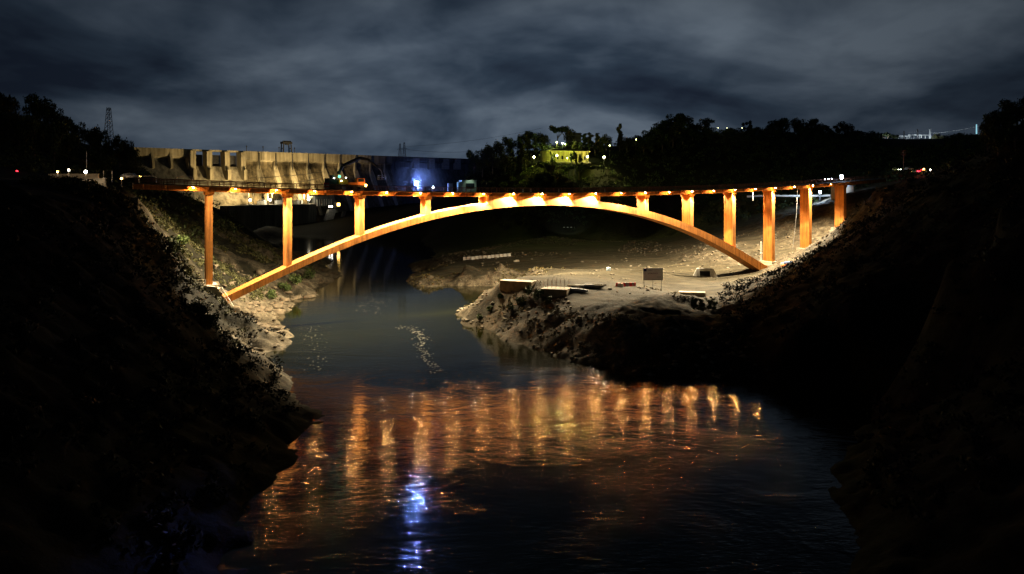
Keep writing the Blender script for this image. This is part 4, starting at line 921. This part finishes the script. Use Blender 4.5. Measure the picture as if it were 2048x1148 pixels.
# works lights at the right end
s = s_at(1683, -3); p = on_deck(s, -3); o = empty('work_lamp', tuple(p), BA, 'blue-white work lamp standing on the right end of the deck', 'lamp')
MB().tube((0, 0, 0), (0, 0, 1.3), 0.07).build('stand', M['steel'], o); MB().box((0, 0, 1.8), (0.7, 0.5, 1.4)).build('lens', M['lens_blue_s'], o)
lamp('work_light', 'POINT', (0, -0.6, 3.0), 2200, (0.45, 0.7, 1.0), o)
for n, px in enumerate((1650, 1657, 1664)):
    s = s_at(px, -3); p = on_deck(s, -3); o = empty('string_lamp', tuple(p), BA, ['left tiny lamp on the railing at the right end', 'middle tiny lamp on the railing at the right end', 'right tiny lamp on the railing at the right end'][n], 'lamp', 'tiny lamps on the railing')
    MB().tube((0, 0, 0), (0, 0, 1.3), 0.04).build('stand', M['steel'], o); MB().ball((0, 0, 1.4), 0.14).build('bulb', M['lens_blue_s'], o)
# lit pipe and yard seen under the right end of the deck
wire('water_pipe', [P(1494, 393, 330), P(1535, 391, 330), P(1612, 392, 330), P(1660, 391, 330)], 0.45, M['white'], 'long white pipe seen under the right end of the deck')
p = P(1640, 384, 322); o = empty('yard_floodlight', (p.x, p.y, p.z - 4), 0, 'blue-white yard floodlight seen under the right end of the deck', 'floodlight')
MB().tube((0, 0, -2), (0, 0, 3.6), 0.12).build('post', M['steel'], o); MB().box((0, 0, 4), (1.0, 0.5, 0.7)).build('lens', M['lens_blue_s'], o)
lamp('yard_beam', 'POINT', (-1, -2.5, 4), 16000, (0.6, 0.78, 1.0), o, soft=0.4)
p = P(1692, 383, 300); o = empty('abutment_wall', (p.x, p.y, p.z), 0.3, 'pale abutment wall under the far right end of the deck', 'wall')
MB().box((0, 2, -1), (9, 2.5, 6)).build('wall_face', M['conc_pale'], o); MB().box((0, 1.9, 2.2), (9.6, 3, 0.5)).build('coping', M['conc'], o)
lamp('abutment_light', 'SPOT', (-2, -4, 2.2), 4200, (0.6, 0.75, 1.0), o, (0.2, 1, -0.15), 90, 0.7)

# ------------------------------------------------------------ left abutment, road and road lamps
p = P(252, 392, 163); o = empty('abutment_block', (p.x, p.y, p.z - 2), BA, 'weathered concrete abutment block below the left end of the deck', 'abutment')
MB().box((-2.2, 0, 0.4), (3.4, 7, 4.2)).build('block', M['conc'], o); MB().box((1.4, 0.5, 0.0), (1.8, 6, 3.4)).build('bearing_shelf', M['conc_dark'], o)
def rwall(pts, hgt, label, m):
    o = empty('retaining_wall', tuple(pts[0]), 0, label, 'wall', 'roadside retaining walls'); o0 = Vector(pts[0]); mb = MB(); cp_ = MB()
    for a, b in zip(pts[:-1], pts[1:]):
        a = Vector(a) - o0; b = Vector(b) - o0; d = b - a; L = math.hypot(d.x, d.y); c = (a + b) / 2
        mb.box((c.x, c.y, c.z - hgt / 2), (L, 0.5, hgt), rz=math.atan2(d.y, d.x), ry=-math.atan2(d.z, L)); cp_.box((c.x, c.y, c.z + 0.1), (L + 0.02, 0.8, 0.2), rz=math.atan2(d.y, d.x), ry=-math.atan2(d.z, L))
    mb.build('wall_face', M[m], o); cp_.build('coping', M[m], o); return o
rwall([P(62, 373, 178), P(120, 366, 178), P(212, 357.5, 178)], 3.2, 'tan retaining wall rising along the left road under the street lamps', 'conc')
rwall([P(-30, 383, 150), P(78, 382, 150)], 1.6, 'lower tan retaining wall at the left edge of the road', 'conc')
LG = 'lamps along the left road'
streetlamp(115, 343.5, 173, 2.0, 'leftmost warm lamp of the three on the left road', 500, LG, (1, 0.62, 0.3), 'lens_amber', 0.22)
streetlamp(137.5, 340, 173, 2.4, 'whitish lamp between two warm lamps on the left road', 400, LG, (1, 0.85, 0.6), 'lens_white', 0.22)
streetlamp(171.5, 343.5, 173, 2.4, 'brightest warm lamp on the left road above the retaining wall', 1500, LG, (1, 0.66, 0.3), 'lens_white', 0.36)
streetlamp(34, 342.5, 200, 2.2, 'single red lamp at the far left of the road', 20, None, (1, 0.1, 0.15), 'lens_red', 0.26)
streetlamp(243, 357, 185, 1.6, 'amber lamp on the road near the left end of the bridge', 160, None, (1, 0.6, 0.3), 'lens_amber', 0.26)
for n, (px, w) in enumerate(((102, 1.2), (128, 4.6), (154, 5.0), (180, 4.2))):
    p = P(px, 358, 186); o = empty('concrete_barrier', (p.x, p.y, p.z), 0.05, ['short concrete barrier at the left end of the roadside row', 'concrete barrier under the leftmost warm road lamp', 'concrete barrier between the white and brightest road lamps', 'concrete barrier right of the brightest road lamp'][n], 'barrier', 'barriers on the left road')
    MB().prism([(-0.4, 0), (0.4, 0), (0.22, 0.35), (0.14, 1.3), (-0.14, 1.3), (-0.22, 0.35)], -w / 2, w / 2, 'x').build('barrier_body', M['conc_pale'], o)
p = P(173, 345, 189); o = empty('flag_mast', tuple(p), 0, 'tall bare mast standing above the brightest left road lamp', 'mast'); MB().tube((0, 0, -3), (0, 0, 5.4), 0.08, 0.05).build('mast', M['galv'], o)
for n, px in enumerate((207, 224)):
    p = P(px, 352, 188); o = empty('sign_post', tuple(p), 0, ['left thin white post beside the left end of the bridge', 'right thin white post beside the left end of the bridge'][n], 'post', 'white posts by the left road'); MB().tube((0, 0, -1.6), (0, 0, 1.3), 0.06).build('post', M['galv'], o); MB().box((0, 0, 0.9), (0.16, 0.1, 0.8)).build('reflector', M['white'], o)
car(262, 358, 188, R(12), 'dark pickup with amber lamps parked at the left end of the bridge', ('lens_amber', 'glass'), None)
for n, (x0, x1) in enumerate(((278, 312), (354, 384))):
    a, b = P(x0, 352, 182), P(x1, 354, 184); o = empty('pipe_hoop', tuple(a), BA, ['left bent white pipe frame standing on the deck', 'right bent grey pipe frame standing on the deck'][n], 'frame', 'pipe frames on the left deck'); L = (b - a).length
    MB().path([(0, 0, -1.6), (0, 0, -0.2), (0.4, 0, 0), (L - 0.4, 0, 0), (L, 0, -0.3), (L, 0, -1.6)], 0.07).build('pipe', M['galv'], o)
# arch abutment on the left with its railing
s = 0.2 * SP
ao = empty('arch_abutment', tuple(bw(0, 0, 0)), BA, 'pale concrete arch abutment block at the left foot of the bridge', 'abutment')
MB().prism([(-0.8, 11.5), (1.0, 11.2), (6.6, 3.2), (5.0, 2.4), (-0.8, 8)], -4.4, 3.6).build('block', M['conc'], ao)
MB().prism([(-0.7, 11.52), (1.05, 11.25), (6.65, 3.22), (6.5, 3.1), (0.9, 11.05), (-0.7, 11.3)], -4.75, -4.0).build('edge_kerb', M['conc_pale'], ao)
mb = MB()
for kx in range(7):
    t = kx / 6; x = 2.3 + 3.6 * t; z = arch_b(2.3) + 2.6 - 5.0 * t
for a, b in (((2.0, 10.6), (4.6, 6.0)), ((2.5, 10.9), (5.1, 6.3))): mb.tube((a[0], -3.0, a[1]), (b[0], -3.0, b[1]), 0.07)
for kx in range(8):
    t = kx / 7; mb.tube((2.0 + 2.6 * t, -3.0, 10.6 - 4.6 * t), (2.5 + 2.6 * t, -3.0, 10.9 - 4.6 * t), 0.06)
mb.build('ladder', M['white'], ao)
mb = MB()
for z in (0.6, 1.15): mb.tube((-9, -2.4, 11.6 + z), (-0.9, -2.4, 11.6 + z), 0.07)
for x in np.linspace(-9, -0.9, 6): mb.tube((x, -2.4, 11.2), (x, -2.4, 12.8), 0.06)
mb.box((-5, -1.6, 11.3), (8.5, 2, 0.25)).build('access_platform', M['conc_pale'], ao)

# ------------------------------------------------------------ things on the island platform
def on_ground(px, py, Y, dz=0):
    p = P(px, py, Y); return Vector((p.x, p.y, gz(p.x, p.y) + dz))
def at_pix(px, py, y0=150, y1=420):
    """first ground point under a pixel of the photograph"""
    Ys = np.linspace(y0, y1, 700); X = (px - HX) / F * Ys; Z = EYE - (py - HY) / F * Ys; h = H(X, Ys)
    k = np.argmax(h >= Z); return Vector((X[k], Ys[k], h[k]))
p = at_pix(1306, 578); sg = empty('site_sign', tuple(p), R(4), 'large white information board on three posts on the works platform', 'sign')
wS = 40 * p.y / F; hS = 23 * p.y / F; zb = 2.45
MB().box((0, 0, zb + hS / 2), (wS, 0.12, hS)).build('panel', M['signface'], sg)
MB().box((0, 0, zb - 0.05), (wS + 0.1, 0.2, 0.1)).box((0, 0, zb + hS + 0.05), (wS + 0.1, 0.2, 0.1)).build('frame', M['steel'], sg)
for x in (-wS * 0.45, 0.0, wS * 0.43): MB().tube((x, 0.12, -0.5), (x, 0.12, zb + hS * 0.5), 0.055).build('post', M['steel'], sg)
def glyphs(name, x0, z0, n, w, h, m, sd):
    r = random.Random(sd); mb = MB(); x = x0
    for k in range(n):
        ww = w * r.uniform(0.6, 1.1); mb.box((x + ww / 2, -0.068, z0 + h * 0.5), (ww * 0.28, 0.012, h)); mb.box((x + ww * 0.55, -0.069, z0 + h * r.choice((0.15, 0.5, 0.85))), (ww * 0.6, 0.01, h * 0.28)); x += ww * 1.15
    return mb.build(name, m, sg)
MB().box((-wS / 2 + 0.5, -0.07, zb + hS - 0.42), (0.85, 0.014, 0.72)).build('logo', M['navy'], sg)
glyphs('heading_text', -wS * 0.28, zb + hS * 0.79, 8, 0.17, 0.2, M['navy'], 1); glyphs('title_text', -wS * 0.28, zb + hS * 0.50, 9, 0.30, 0.40, M['ink'], 2)
glyphs('footer_text', wS * 0.18, zb + hS * 0.22, 7, 0.20, 0.22, M['ink'], 3)
# low white barriers in a row
row = [(930, 520), (938, 519.5), (946, 519), (954, 518), (962, 517.5), (970, 517), (978, 516.5), (986, 515.5), (994, 515), (1002, 514), (1010, 513.5), (1018, 512.5)]
bm_ = None
for n, q in enumerate(row):
    p = at_pix(*q)
    if bm_ is None:
        bm_ = o = empty('jersey_barrier', tuple(p)); b_ = MB().prism([(-0.4, 0), (0.4, 0), (0.22, 0.35), (0.15, 1.15), (-0.15, 1.15), (-0.22, 0.35)], -0.72, 0.72, 'x').build('barrier_body', M['white'], o)
    else: o = copy_tree(bm_); o.location = p
    o.rotation_euler.z = random.uniform(0.1, 0.5)
    nm = 'white barrier in the row across the back of the platform'
    if n == 0: nm = 'leftmost white barrier in the row across the back of the platform'
    if n == len(row) - 1: nm = 'rightmost white barrier in the row across the back of the platform'
    tag(o, nm, 'barrier', 'white barriers in a row')
p = at_pix(1033, 524); tag(MB().box((p.x, p.y, p.z + 0.3), (2.2, 0.9, 0.6), rz=0.2).box((p.x + 0.3, p.y + 0.1, p.z + 0.7), (1.4, 0.7, 0.2), rz=0.1).build('concrete_block', M['conc_pale'], bevel=0.05), 'lone pale concrete block on the sand right of the barrier row', 'block')
p = at_pix(1217, 541); o = empty('plastic_tank', tuple(p), 0.3, 'small bluish white plastic tank alone on the sand', 'tank'); MB().box((0, 0, 0.5), (1.2, 1, 1), tx=0.9, ty=0.9).build('tank_body', mat('bluish_white_plastic', (0.55, 0.72, 0.85), 0.4, 0.1), o, bevel=0.08); MB().tube((0, 0, 1), (0, 0, 1.15), 0.2).build('lid', M['white'], o)
# red and white water barriers
for n, (px, py, m, rz, w) in enumerate(((1236, 573, 'red', 0.5, 1.2), (1241, 574, 'white', -0.4, 1.4), (1247, 573, 'red', 0.2, 1.0), (1253, 572.5, 'white', 0.1, 1.3), (1260, 572.5, 'red', 0.0, 1.0), (1265, 572, 'white', 0.1, 0.9), (1268, 572, 'red', -0.1, 0.9))):
    p = at_pix(px, py); o = empty('water_barrier', tuple(p), rz, '%s plastic water barrier, %s in the red and white huddle' % (m, ['leftmost', 'leftmost white one', 'second red one from the left', 'middle white one', 'third red one from the left', 'rightmost white one', 'rightmost'][n]), 'barrier', 'red and white water barriers')
    MB().prism([(-0.35, 0), (0.35, 0), (0.25, 0.4), (0.12, 0.9), (-0.12, 0.9), (-0.25, 0.4)], -w / 2, w / 2, 'x').build('barrier_body', M[m], o, bevel=0.03); MB().tube((0, 0, 0.9), (0, 0, 1.0), 0.08).build('filler_cap', M['black'], o)
# formwork platforms at the island edge
for n, (q, w, d, rz) in enumerate((((1036, 574), 8.6, 3.2, -0.42), ((1112, 585), 6.4, 4.6, -0.30))):
    p = at_pix(*q); o = empty('concrete_footing', tuple(p), rz, ['long pale concrete footing on the left edge of the platform', 'square pale concrete footing with starter bars beside the pipes'][n], 'footing', 'concrete footings at the platform edge')
    MB().box((0, 0, -0.5), (w, d, 3.4 - n * 0.6)).build('footing_block', M['timber'], o); MB().box((0, 0, 1.22 - n * 0.3), (w + 0.1, d + 0.1, 0.12)).build('top_slab', M['conc_pale'], o)
    if n:
        mb = MB(); rr = random.Random(4)
        for k in range(12): x, y = -w * 0.45 + k * w * 0.08, d * (0.42 if k % 2 else -0.2); mb.tube((x, y, 0.9), (x + rr.uniform(-.06, .06), y, 3.0), 0.035, n=5)
        mb.build('starter_bars', M['rail'], o)
# bundles of pipes and boards
for n, (q, L, rz, m) in enumerate((((1150, 575), 3.6, 0.1, 'conc_pale'), ((1168, 574), 4.6, 0.05, 'galv'), ((1186, 572), 4.4, 0.0, 'white'), ((1192, 575), 3.8, 0.1, 'conc_pale'), ((1148, 582), 4.2, -0.25, 'galv'), ((1160, 584), 3.6, -0.35, 'galv'))):
    p = at_pix(*q); o = empty('pipe_bundle', tuple(p), rz, ['pale pipe bundle touching the square footing', 'grey pipe bundle second from the square footing', 'white pipe bundle at the back right of the stock', 'pale pipe bundle at the right end of the stock', 'front grey pipe bundle nearest the square footing', 'slanting grey pipe bundle in front of the stock'][n], 'pipes', 'pipe bundles on the platform')
    mb = MB(); rr = random.Random(n)
    for k in range(7): y, z = (k % 4 - 1.5) * 0.3, 0.2 + (k // 4) * 0.28; sh = rr.uniform(-.4, .4); mb.tube((-L / 2 + sh, y, z), (L / 2 + sh, y + rr.uniform(-.15, .15), z), 0.14, n=8)
    mb.build('pipes', M[m], o); MB().box((-L * 0.3, 0, 0.04), (0.15, 1.5, 0.1)).box((L * 0.3, 0, 0.04), (0.15, 1.5, 0.1)).build('bearer', M['timber'], o)
# culvert portal
p = at_pix(1410, 553); cv = empty('culvert', (p.x, p.y, p.z), R(-8), 'white concrete culvert mouth with splayed wings in the right bank', 'culvert'); k = p.y / F
wO, hO = 21 * k, 11 * k; T_ = 18 * k
MB().prism([(-wO / 2 - 0.9, -0.6), (-wO / 2, -0.6), (-wO / 2, hO), (wO / 2, hO), (wO / 2, -0.6), (wO / 2 + 0.9, -0.6), (wO / 2 + 0.9, hO + 0.8), (-wO / 2 - 0.9, hO + 0.8)], -0.3, 1.2).build('portal', M['white'], cv)
for sg2 in (-1, 1): MB().prism([(sg2 * (wO / 2 + 0.9), -0.6), (sg2 * (wO / 2 + 2.6), -0.6), (sg2 * (wO / 2 + 0.9), hO + 0.8)], -0.7, 0.4).build('wing_wall', M['white'], cv)
MB().box((0, 3.2, hO / 2), (wO + 0.4, 3.6, hO + 0.3)).build('shade_plug', M['black'], cv); MB().box((0, -0.9, -0.2), (wO + 1, 2.2, 0.4)).build('apron', M['conc'], cv)  # solid black block stands in for the shade inside the culvert
p = at_pix(1384, 590); tag(MB().box((p.x, p.y, p.z + 0.1), (7.2, 2.6, 1.4), rz=-0.22).build('concrete_step', M['conc_pale'], bevel=0.06), 'flat pale concrete sill across the ditch below the culvert', 'sill')
# far row of marker posts and a site road parapet
mk = None
for n in range(9):
    px = 1114 + n * 7.1; p = P(px, 457, 422)
    if mk is None: mk = o = empty('marker_post', tuple(p)); MB().box((0, 0, -0.6), (0.7, 0.4, 2.4)).build('post', M['conc_pale'], o); MB().box((0, 0, 0.7), (0.9, 0.6, 0.3)).build('cap', M['white'], o)
    else: o = copy_tree(mk); o.location = p
    tag(o, 'pale marker post in the far row behind the rubble bank', 'post', 'far row of marker posts')
lamp('marker_lamp', 'SPOT', tuple(P(1140, 430, 408)), 2600, (0.8, 0.95, 0.8), None, (0, 1, -0.5), 110, 0.8)
# standpipe, hanging cable and stores at the right foot
p = at_pix(1522, 524, 200, 300); o = empty('white_standpipe', tuple(p), 0, 'white standpipe with a collar beside the right foot of the arch', 'pipe'); h = 41 * p.y / F
MB().tube((0, 0, -0.6), (0, 0, h), 0.2, 0.17, 10).build('pipe', M['white'], o); MB().tube((0, 0, h * 0.4), (0, 0, h * 0.46), 0.42, n=10).build('collar', M['white'], o)
a_ = bw(10.5 * SP, -2.3, 0); wire('hanging_hose', [bw(10.62 * SP, -2.4, girder(10.6 * SP) + 0.2), bw(10.58 * SP, -2.6, 25), bw(10.5 * SP, -3, 18), bw(10.42 * SP, -3.4, 12.5)], 0.07, M['galv'], 'thin pale hose hanging from the deck between two right piers')
o = wire('hanging_hose', [bw(9.45 * SP, -2.4, girder(9.45 * SP) + 0.1), bw(9.45 * SP, -2.4, 29.5)], 0.07, M['galv'], 'short pale hose hanging from the deck above the arch right foot')
for n, (px, py, m) in enumerate(((1566, 531, 'white'), (1573, 529, 'blue'), (1580, 529, 'blue'), (1571, 534, 'orange'))):
    p = at_pix(px, py, 190, 270); o = empty('tarpaulin_pile', tuple(p), n * 0.7, ['white sheet heaped by the right foot of the arch', 'left blue tarpaulin heap by the second tallest right pier', 'right blue tarpaulin heap by the second tallest right pier', 'orange sack heap in front of the blue tarpaulins'][n], 'heap', 'heaps of site stores at the right foot')
    mb = MB(); mb.ball((0, 0, 0.35), 0.9, 10, 6, 0.7).ball((0.7, 0.2, 0.25), 0.7, 10, 6, 0.6); mb.build('sheet', M[m], o, smooth=True); MB().tube((-0.9, 0.1, 0.75), (1.3, 0.2, 0.7), 0.05).build('lashing', M['wire'], o)

# ------------------------------------------------------------ rubble, grass and shrubs
def rocks(name, pts, smin, smax, m, flat=0.75):
    base = MB().ball((0, 0, 0), 1.0, 5, 4); bv = np.array(base.v); n = len(pts)
    jit = rng.uniform(0.42, 1.4, (24, len(bv), 1)); k = rng.integers(0, 24, n); sc = smin + (smax - smin) * rng.uniform(0, 1, n) ** 5
    an = rng.uniform(0, 6.28, n); ca, sa = np.cos(an)[:, None], np.sin(an)[:, None]
    v = bv[None] * jit[k]; v = v * sc[:, None, None] * np.stack([np.ones(n), rng.uniform(0.5, 1, n), rng.uniform(0.4, flat, n)], 1)[:, None]
    x = v[..., 0] * ca - v[..., 1] * sa; y = v[..., 0] * sa + v[..., 1] * ca
    v = np.stack([x, y, v[..., 2]], -1) + pts[:, None]
    tri = []
    for f in base.f: tri += [(f[0], f[1], f[2])] + ([(f[0], f[2], f[3])] if len(f) == 4 else [])
    f = np.array(tri)[None] + (np.arange(n) * len(bv))[:, None, None]
    return npmesh(name, v.reshape(-1, 3), f.reshape(-1, 3), m)
def cloud(n, x0, x1, y0, y1, test):
    q = np.c_[rng.uniform(x0, x1, n), rng.uniform(y0, y1, n)]; h, sl_, fl_, ca_ = H(q[:, 0], q[:, 1], True); k = test(q, h, sl_) & (h > 0.1)
    return np.c_[q[k], h[k]]
pts = cloud(9000, -45, 46, 132, 262, lambda q, h, s: (s > 0.22) & (h < 10))
pts = np.r_[pts, cloud(5200, -30, 62, 300, 372, lambda q, h, s: (s > 0.07) | (q[:, 1] > 345)), cloud(2600, 45, 110, 205, 300, lambda q, h, s: s > 0.2)]
pts = np.r_[pts, cloud(1500, -12, 75, 180, 310, lambda q, h, s: (s < 0.22) & (fbm(q[:, 0], q[:, 1], 0.12, 3) > 0.0))]
tag(rocks('rubble', pts, 0.10, 0.85, M['rock']), 'loose rubble stones on the island slopes and behind the platform', 'rubble', kind='stuff')
pts = np.r_[cloud(1100, -80, -44, 140, 232, lambda q, h, s: h < 4.5), cloud(900, -92, -50, 150, 232, lambda q, h, s: ((q[:, 0] - BX) * bb.x + (q[:, 1] - BY) * bb.y > 2) & (fbm(q[:, 0], q[:, 1], 0.1, 3) > 0.1))]
tag(rocks('boulders', pts, 0.15, 2.4, M['rock_brown'], 0.45), 'broken slabs of rock on the left river bank', 'rocks', kind='stuff')
pts = cloud(5200, -40, 46, 140, 300, lambda q, h, s: (s > 0.2) & (fbm(q[:, 0], q[:, 1], 0.08, 3) > -0.12))
tag(scatter_leaves('dry_grass', pts + [0, 0, 0.15], 12, 0.6, 0.24, M['dry']), 'dry grass tufts over the island slopes', 'grass', kind='stuff')
pts = cloud(5200, -115, -52, 140, 330, lambda q, h, s: (s > 0.1) & (h > 3) & ((fbm(q[:, 0] + 30, q[:, 1], 0.07, 3) > -0.14) | (((q[:, 0] - BX) * bb.x + (q[:, 1] - BY) * bb.y < -3.5) & (h > 6.5))))
tag(scatter_leaves('bank_scrub', pts + [0, 0, 0.3], 26, 1.1, 0.3, M['leaf2']), 'olive scrub on the left bank behind and beside the arch foot', 'scrub', kind='stuff')
def shrub(q, r, m, label, group, y0=140, y1=420, tall=1.0):
    p = at_pix(*q, y0, y1); o = empty('shrub', tuple(p), 0, label, 'shrub', group)
    MB().tube((0, 0, -0.3), (0.1, 0, r * 0.9), 0.07, 0.04).tube((0, 0, 0), (-0.3 * r, 0.1, r * 0.8), 0.05, 0.03).build('stem', M['bark'], o)
    c = crown_mesh('foliage', [(random.uniform(-.5, .5) * r, random.uniform(-.5, .5) * r, r * tall * random.uniform(0.5, 1.3), r * random.uniform(.35, .6)) for _ in range(7)], 420, 0.2 * r ** 0.5, m, int(q[0])); c.parent = o
for n, (q, r, t) in enumerate((((1058, 592), 1.5, 1), ((1076, 605), 1.4, 1.6), ((1040, 612), 1.3, 1), ((1020, 625), 1.2, 1), ((1096, 610), 1.2, 1), ((980, 625), 1.0, 1), ((1000, 600), 0.9, 1), ((960, 640), 0.9, 1))):
    shrub(q, r, M['leaf_bright'], ['rounded green shrub between the two concrete footings', 'tall green shrub below the square footing', 'green shrub on the slope left of the tall shrub', 'low green shrub midway down the lit island slope', 'dark green shrub right of the tall shrub', 'small shrub on the bright left slope of the island', 'small shrub just under the long footing', 'lowest small shrub near the water at the island tip'][n], 'green shrubs on the island slope', tall=t)
for n, (q, r) in enumerate((((345, 510), 2.4), ((365, 500), 2.0), ((590, 575), 2.6), ((570, 590), 2.2), ((620, 560), 2.4), ((545, 600), 1.8), ((400, 640), 1.8), ((420, 660), 1.6))):
    shrub(q, r, M['leaf_bright'], ['olive shrub on the left crag below the deck', 'second olive shrub beside the crag below the deck', 'large shrub at the waterline behind the arch left half', 'shrub left of the large waterline shrub', 'shrub right of the large waterline shrub', 'low shrub at the waterline nearest the arch foot', 'shrub on the slope left of the arch abutment', 'shrub below the arch abutment on the dark slope'][n], 'shrubs on the left bank', 120, 420)
pts = np.array([tuple(at_pix(1385 + 50 * rng.uniform(), 596 + 24 * rng.uniform(), 150, 260)) for _ in range(60)])
tag(scatter_leaves('ditch_grass', pts + [0, 0, 0.1], 34, 0.5, 0.2, M['leaf_bright']), 'bright green grass in the ditch below the concrete sill', 'grass', kind='stuff')
# foam streaks drifting on the river
def foam(path, n, spread, smin, smax):
    smin *= 0.4; smax *= 0.42
    out = []
    for _ in range(n):
        t = rng.uniform(0, len(path) - 1.001); k = int(t); a, b = np.array(path[k]), np.array(path[k + 1]); q = a + (b - a) * (t - k)
        px, py = q + rng.normal(scale=1, size=2) * np.array([spread, spread * 0.35]); Y = EYE * F / (py - HY); out.append(((px - HX) * Y / F, Y, rng.uniform(smin, smax)))
    return out
mb = MB()
for x, y, s in foam([(800, 652), (832, 660), (845, 675), (840, 695), (858, 720), (880, 745)], 260, 7, 0.06, 0.36) + foam([(745, 560), (725, 590), (750, 600), (735, 625)], 110, 16, 0.1, 0.36) + foam([(625, 650), (632, 690), (628, 740)], 70, 12, 0.08, 0.3):
    a0 = rng.uniform(0, 6.28); k = 9; mb.add([(x + s * 1.8 * math.cos(2 * PI * j / k) * rng.uniform(.5, 1.2), y + s * 1.3 * math.sin(2 * PI * j / k) * rng.uniform(.5, 1.2), 0.012) for j in range(k)], [tuple(range(k))])
tag(mb.build('foam', mat('river_foam', (0.15, 0.145, 0.12), 0.9, 0.5, 3), fix=False), 'pale foam flecks drifting on the dark river', 'foam', kind='stuff')
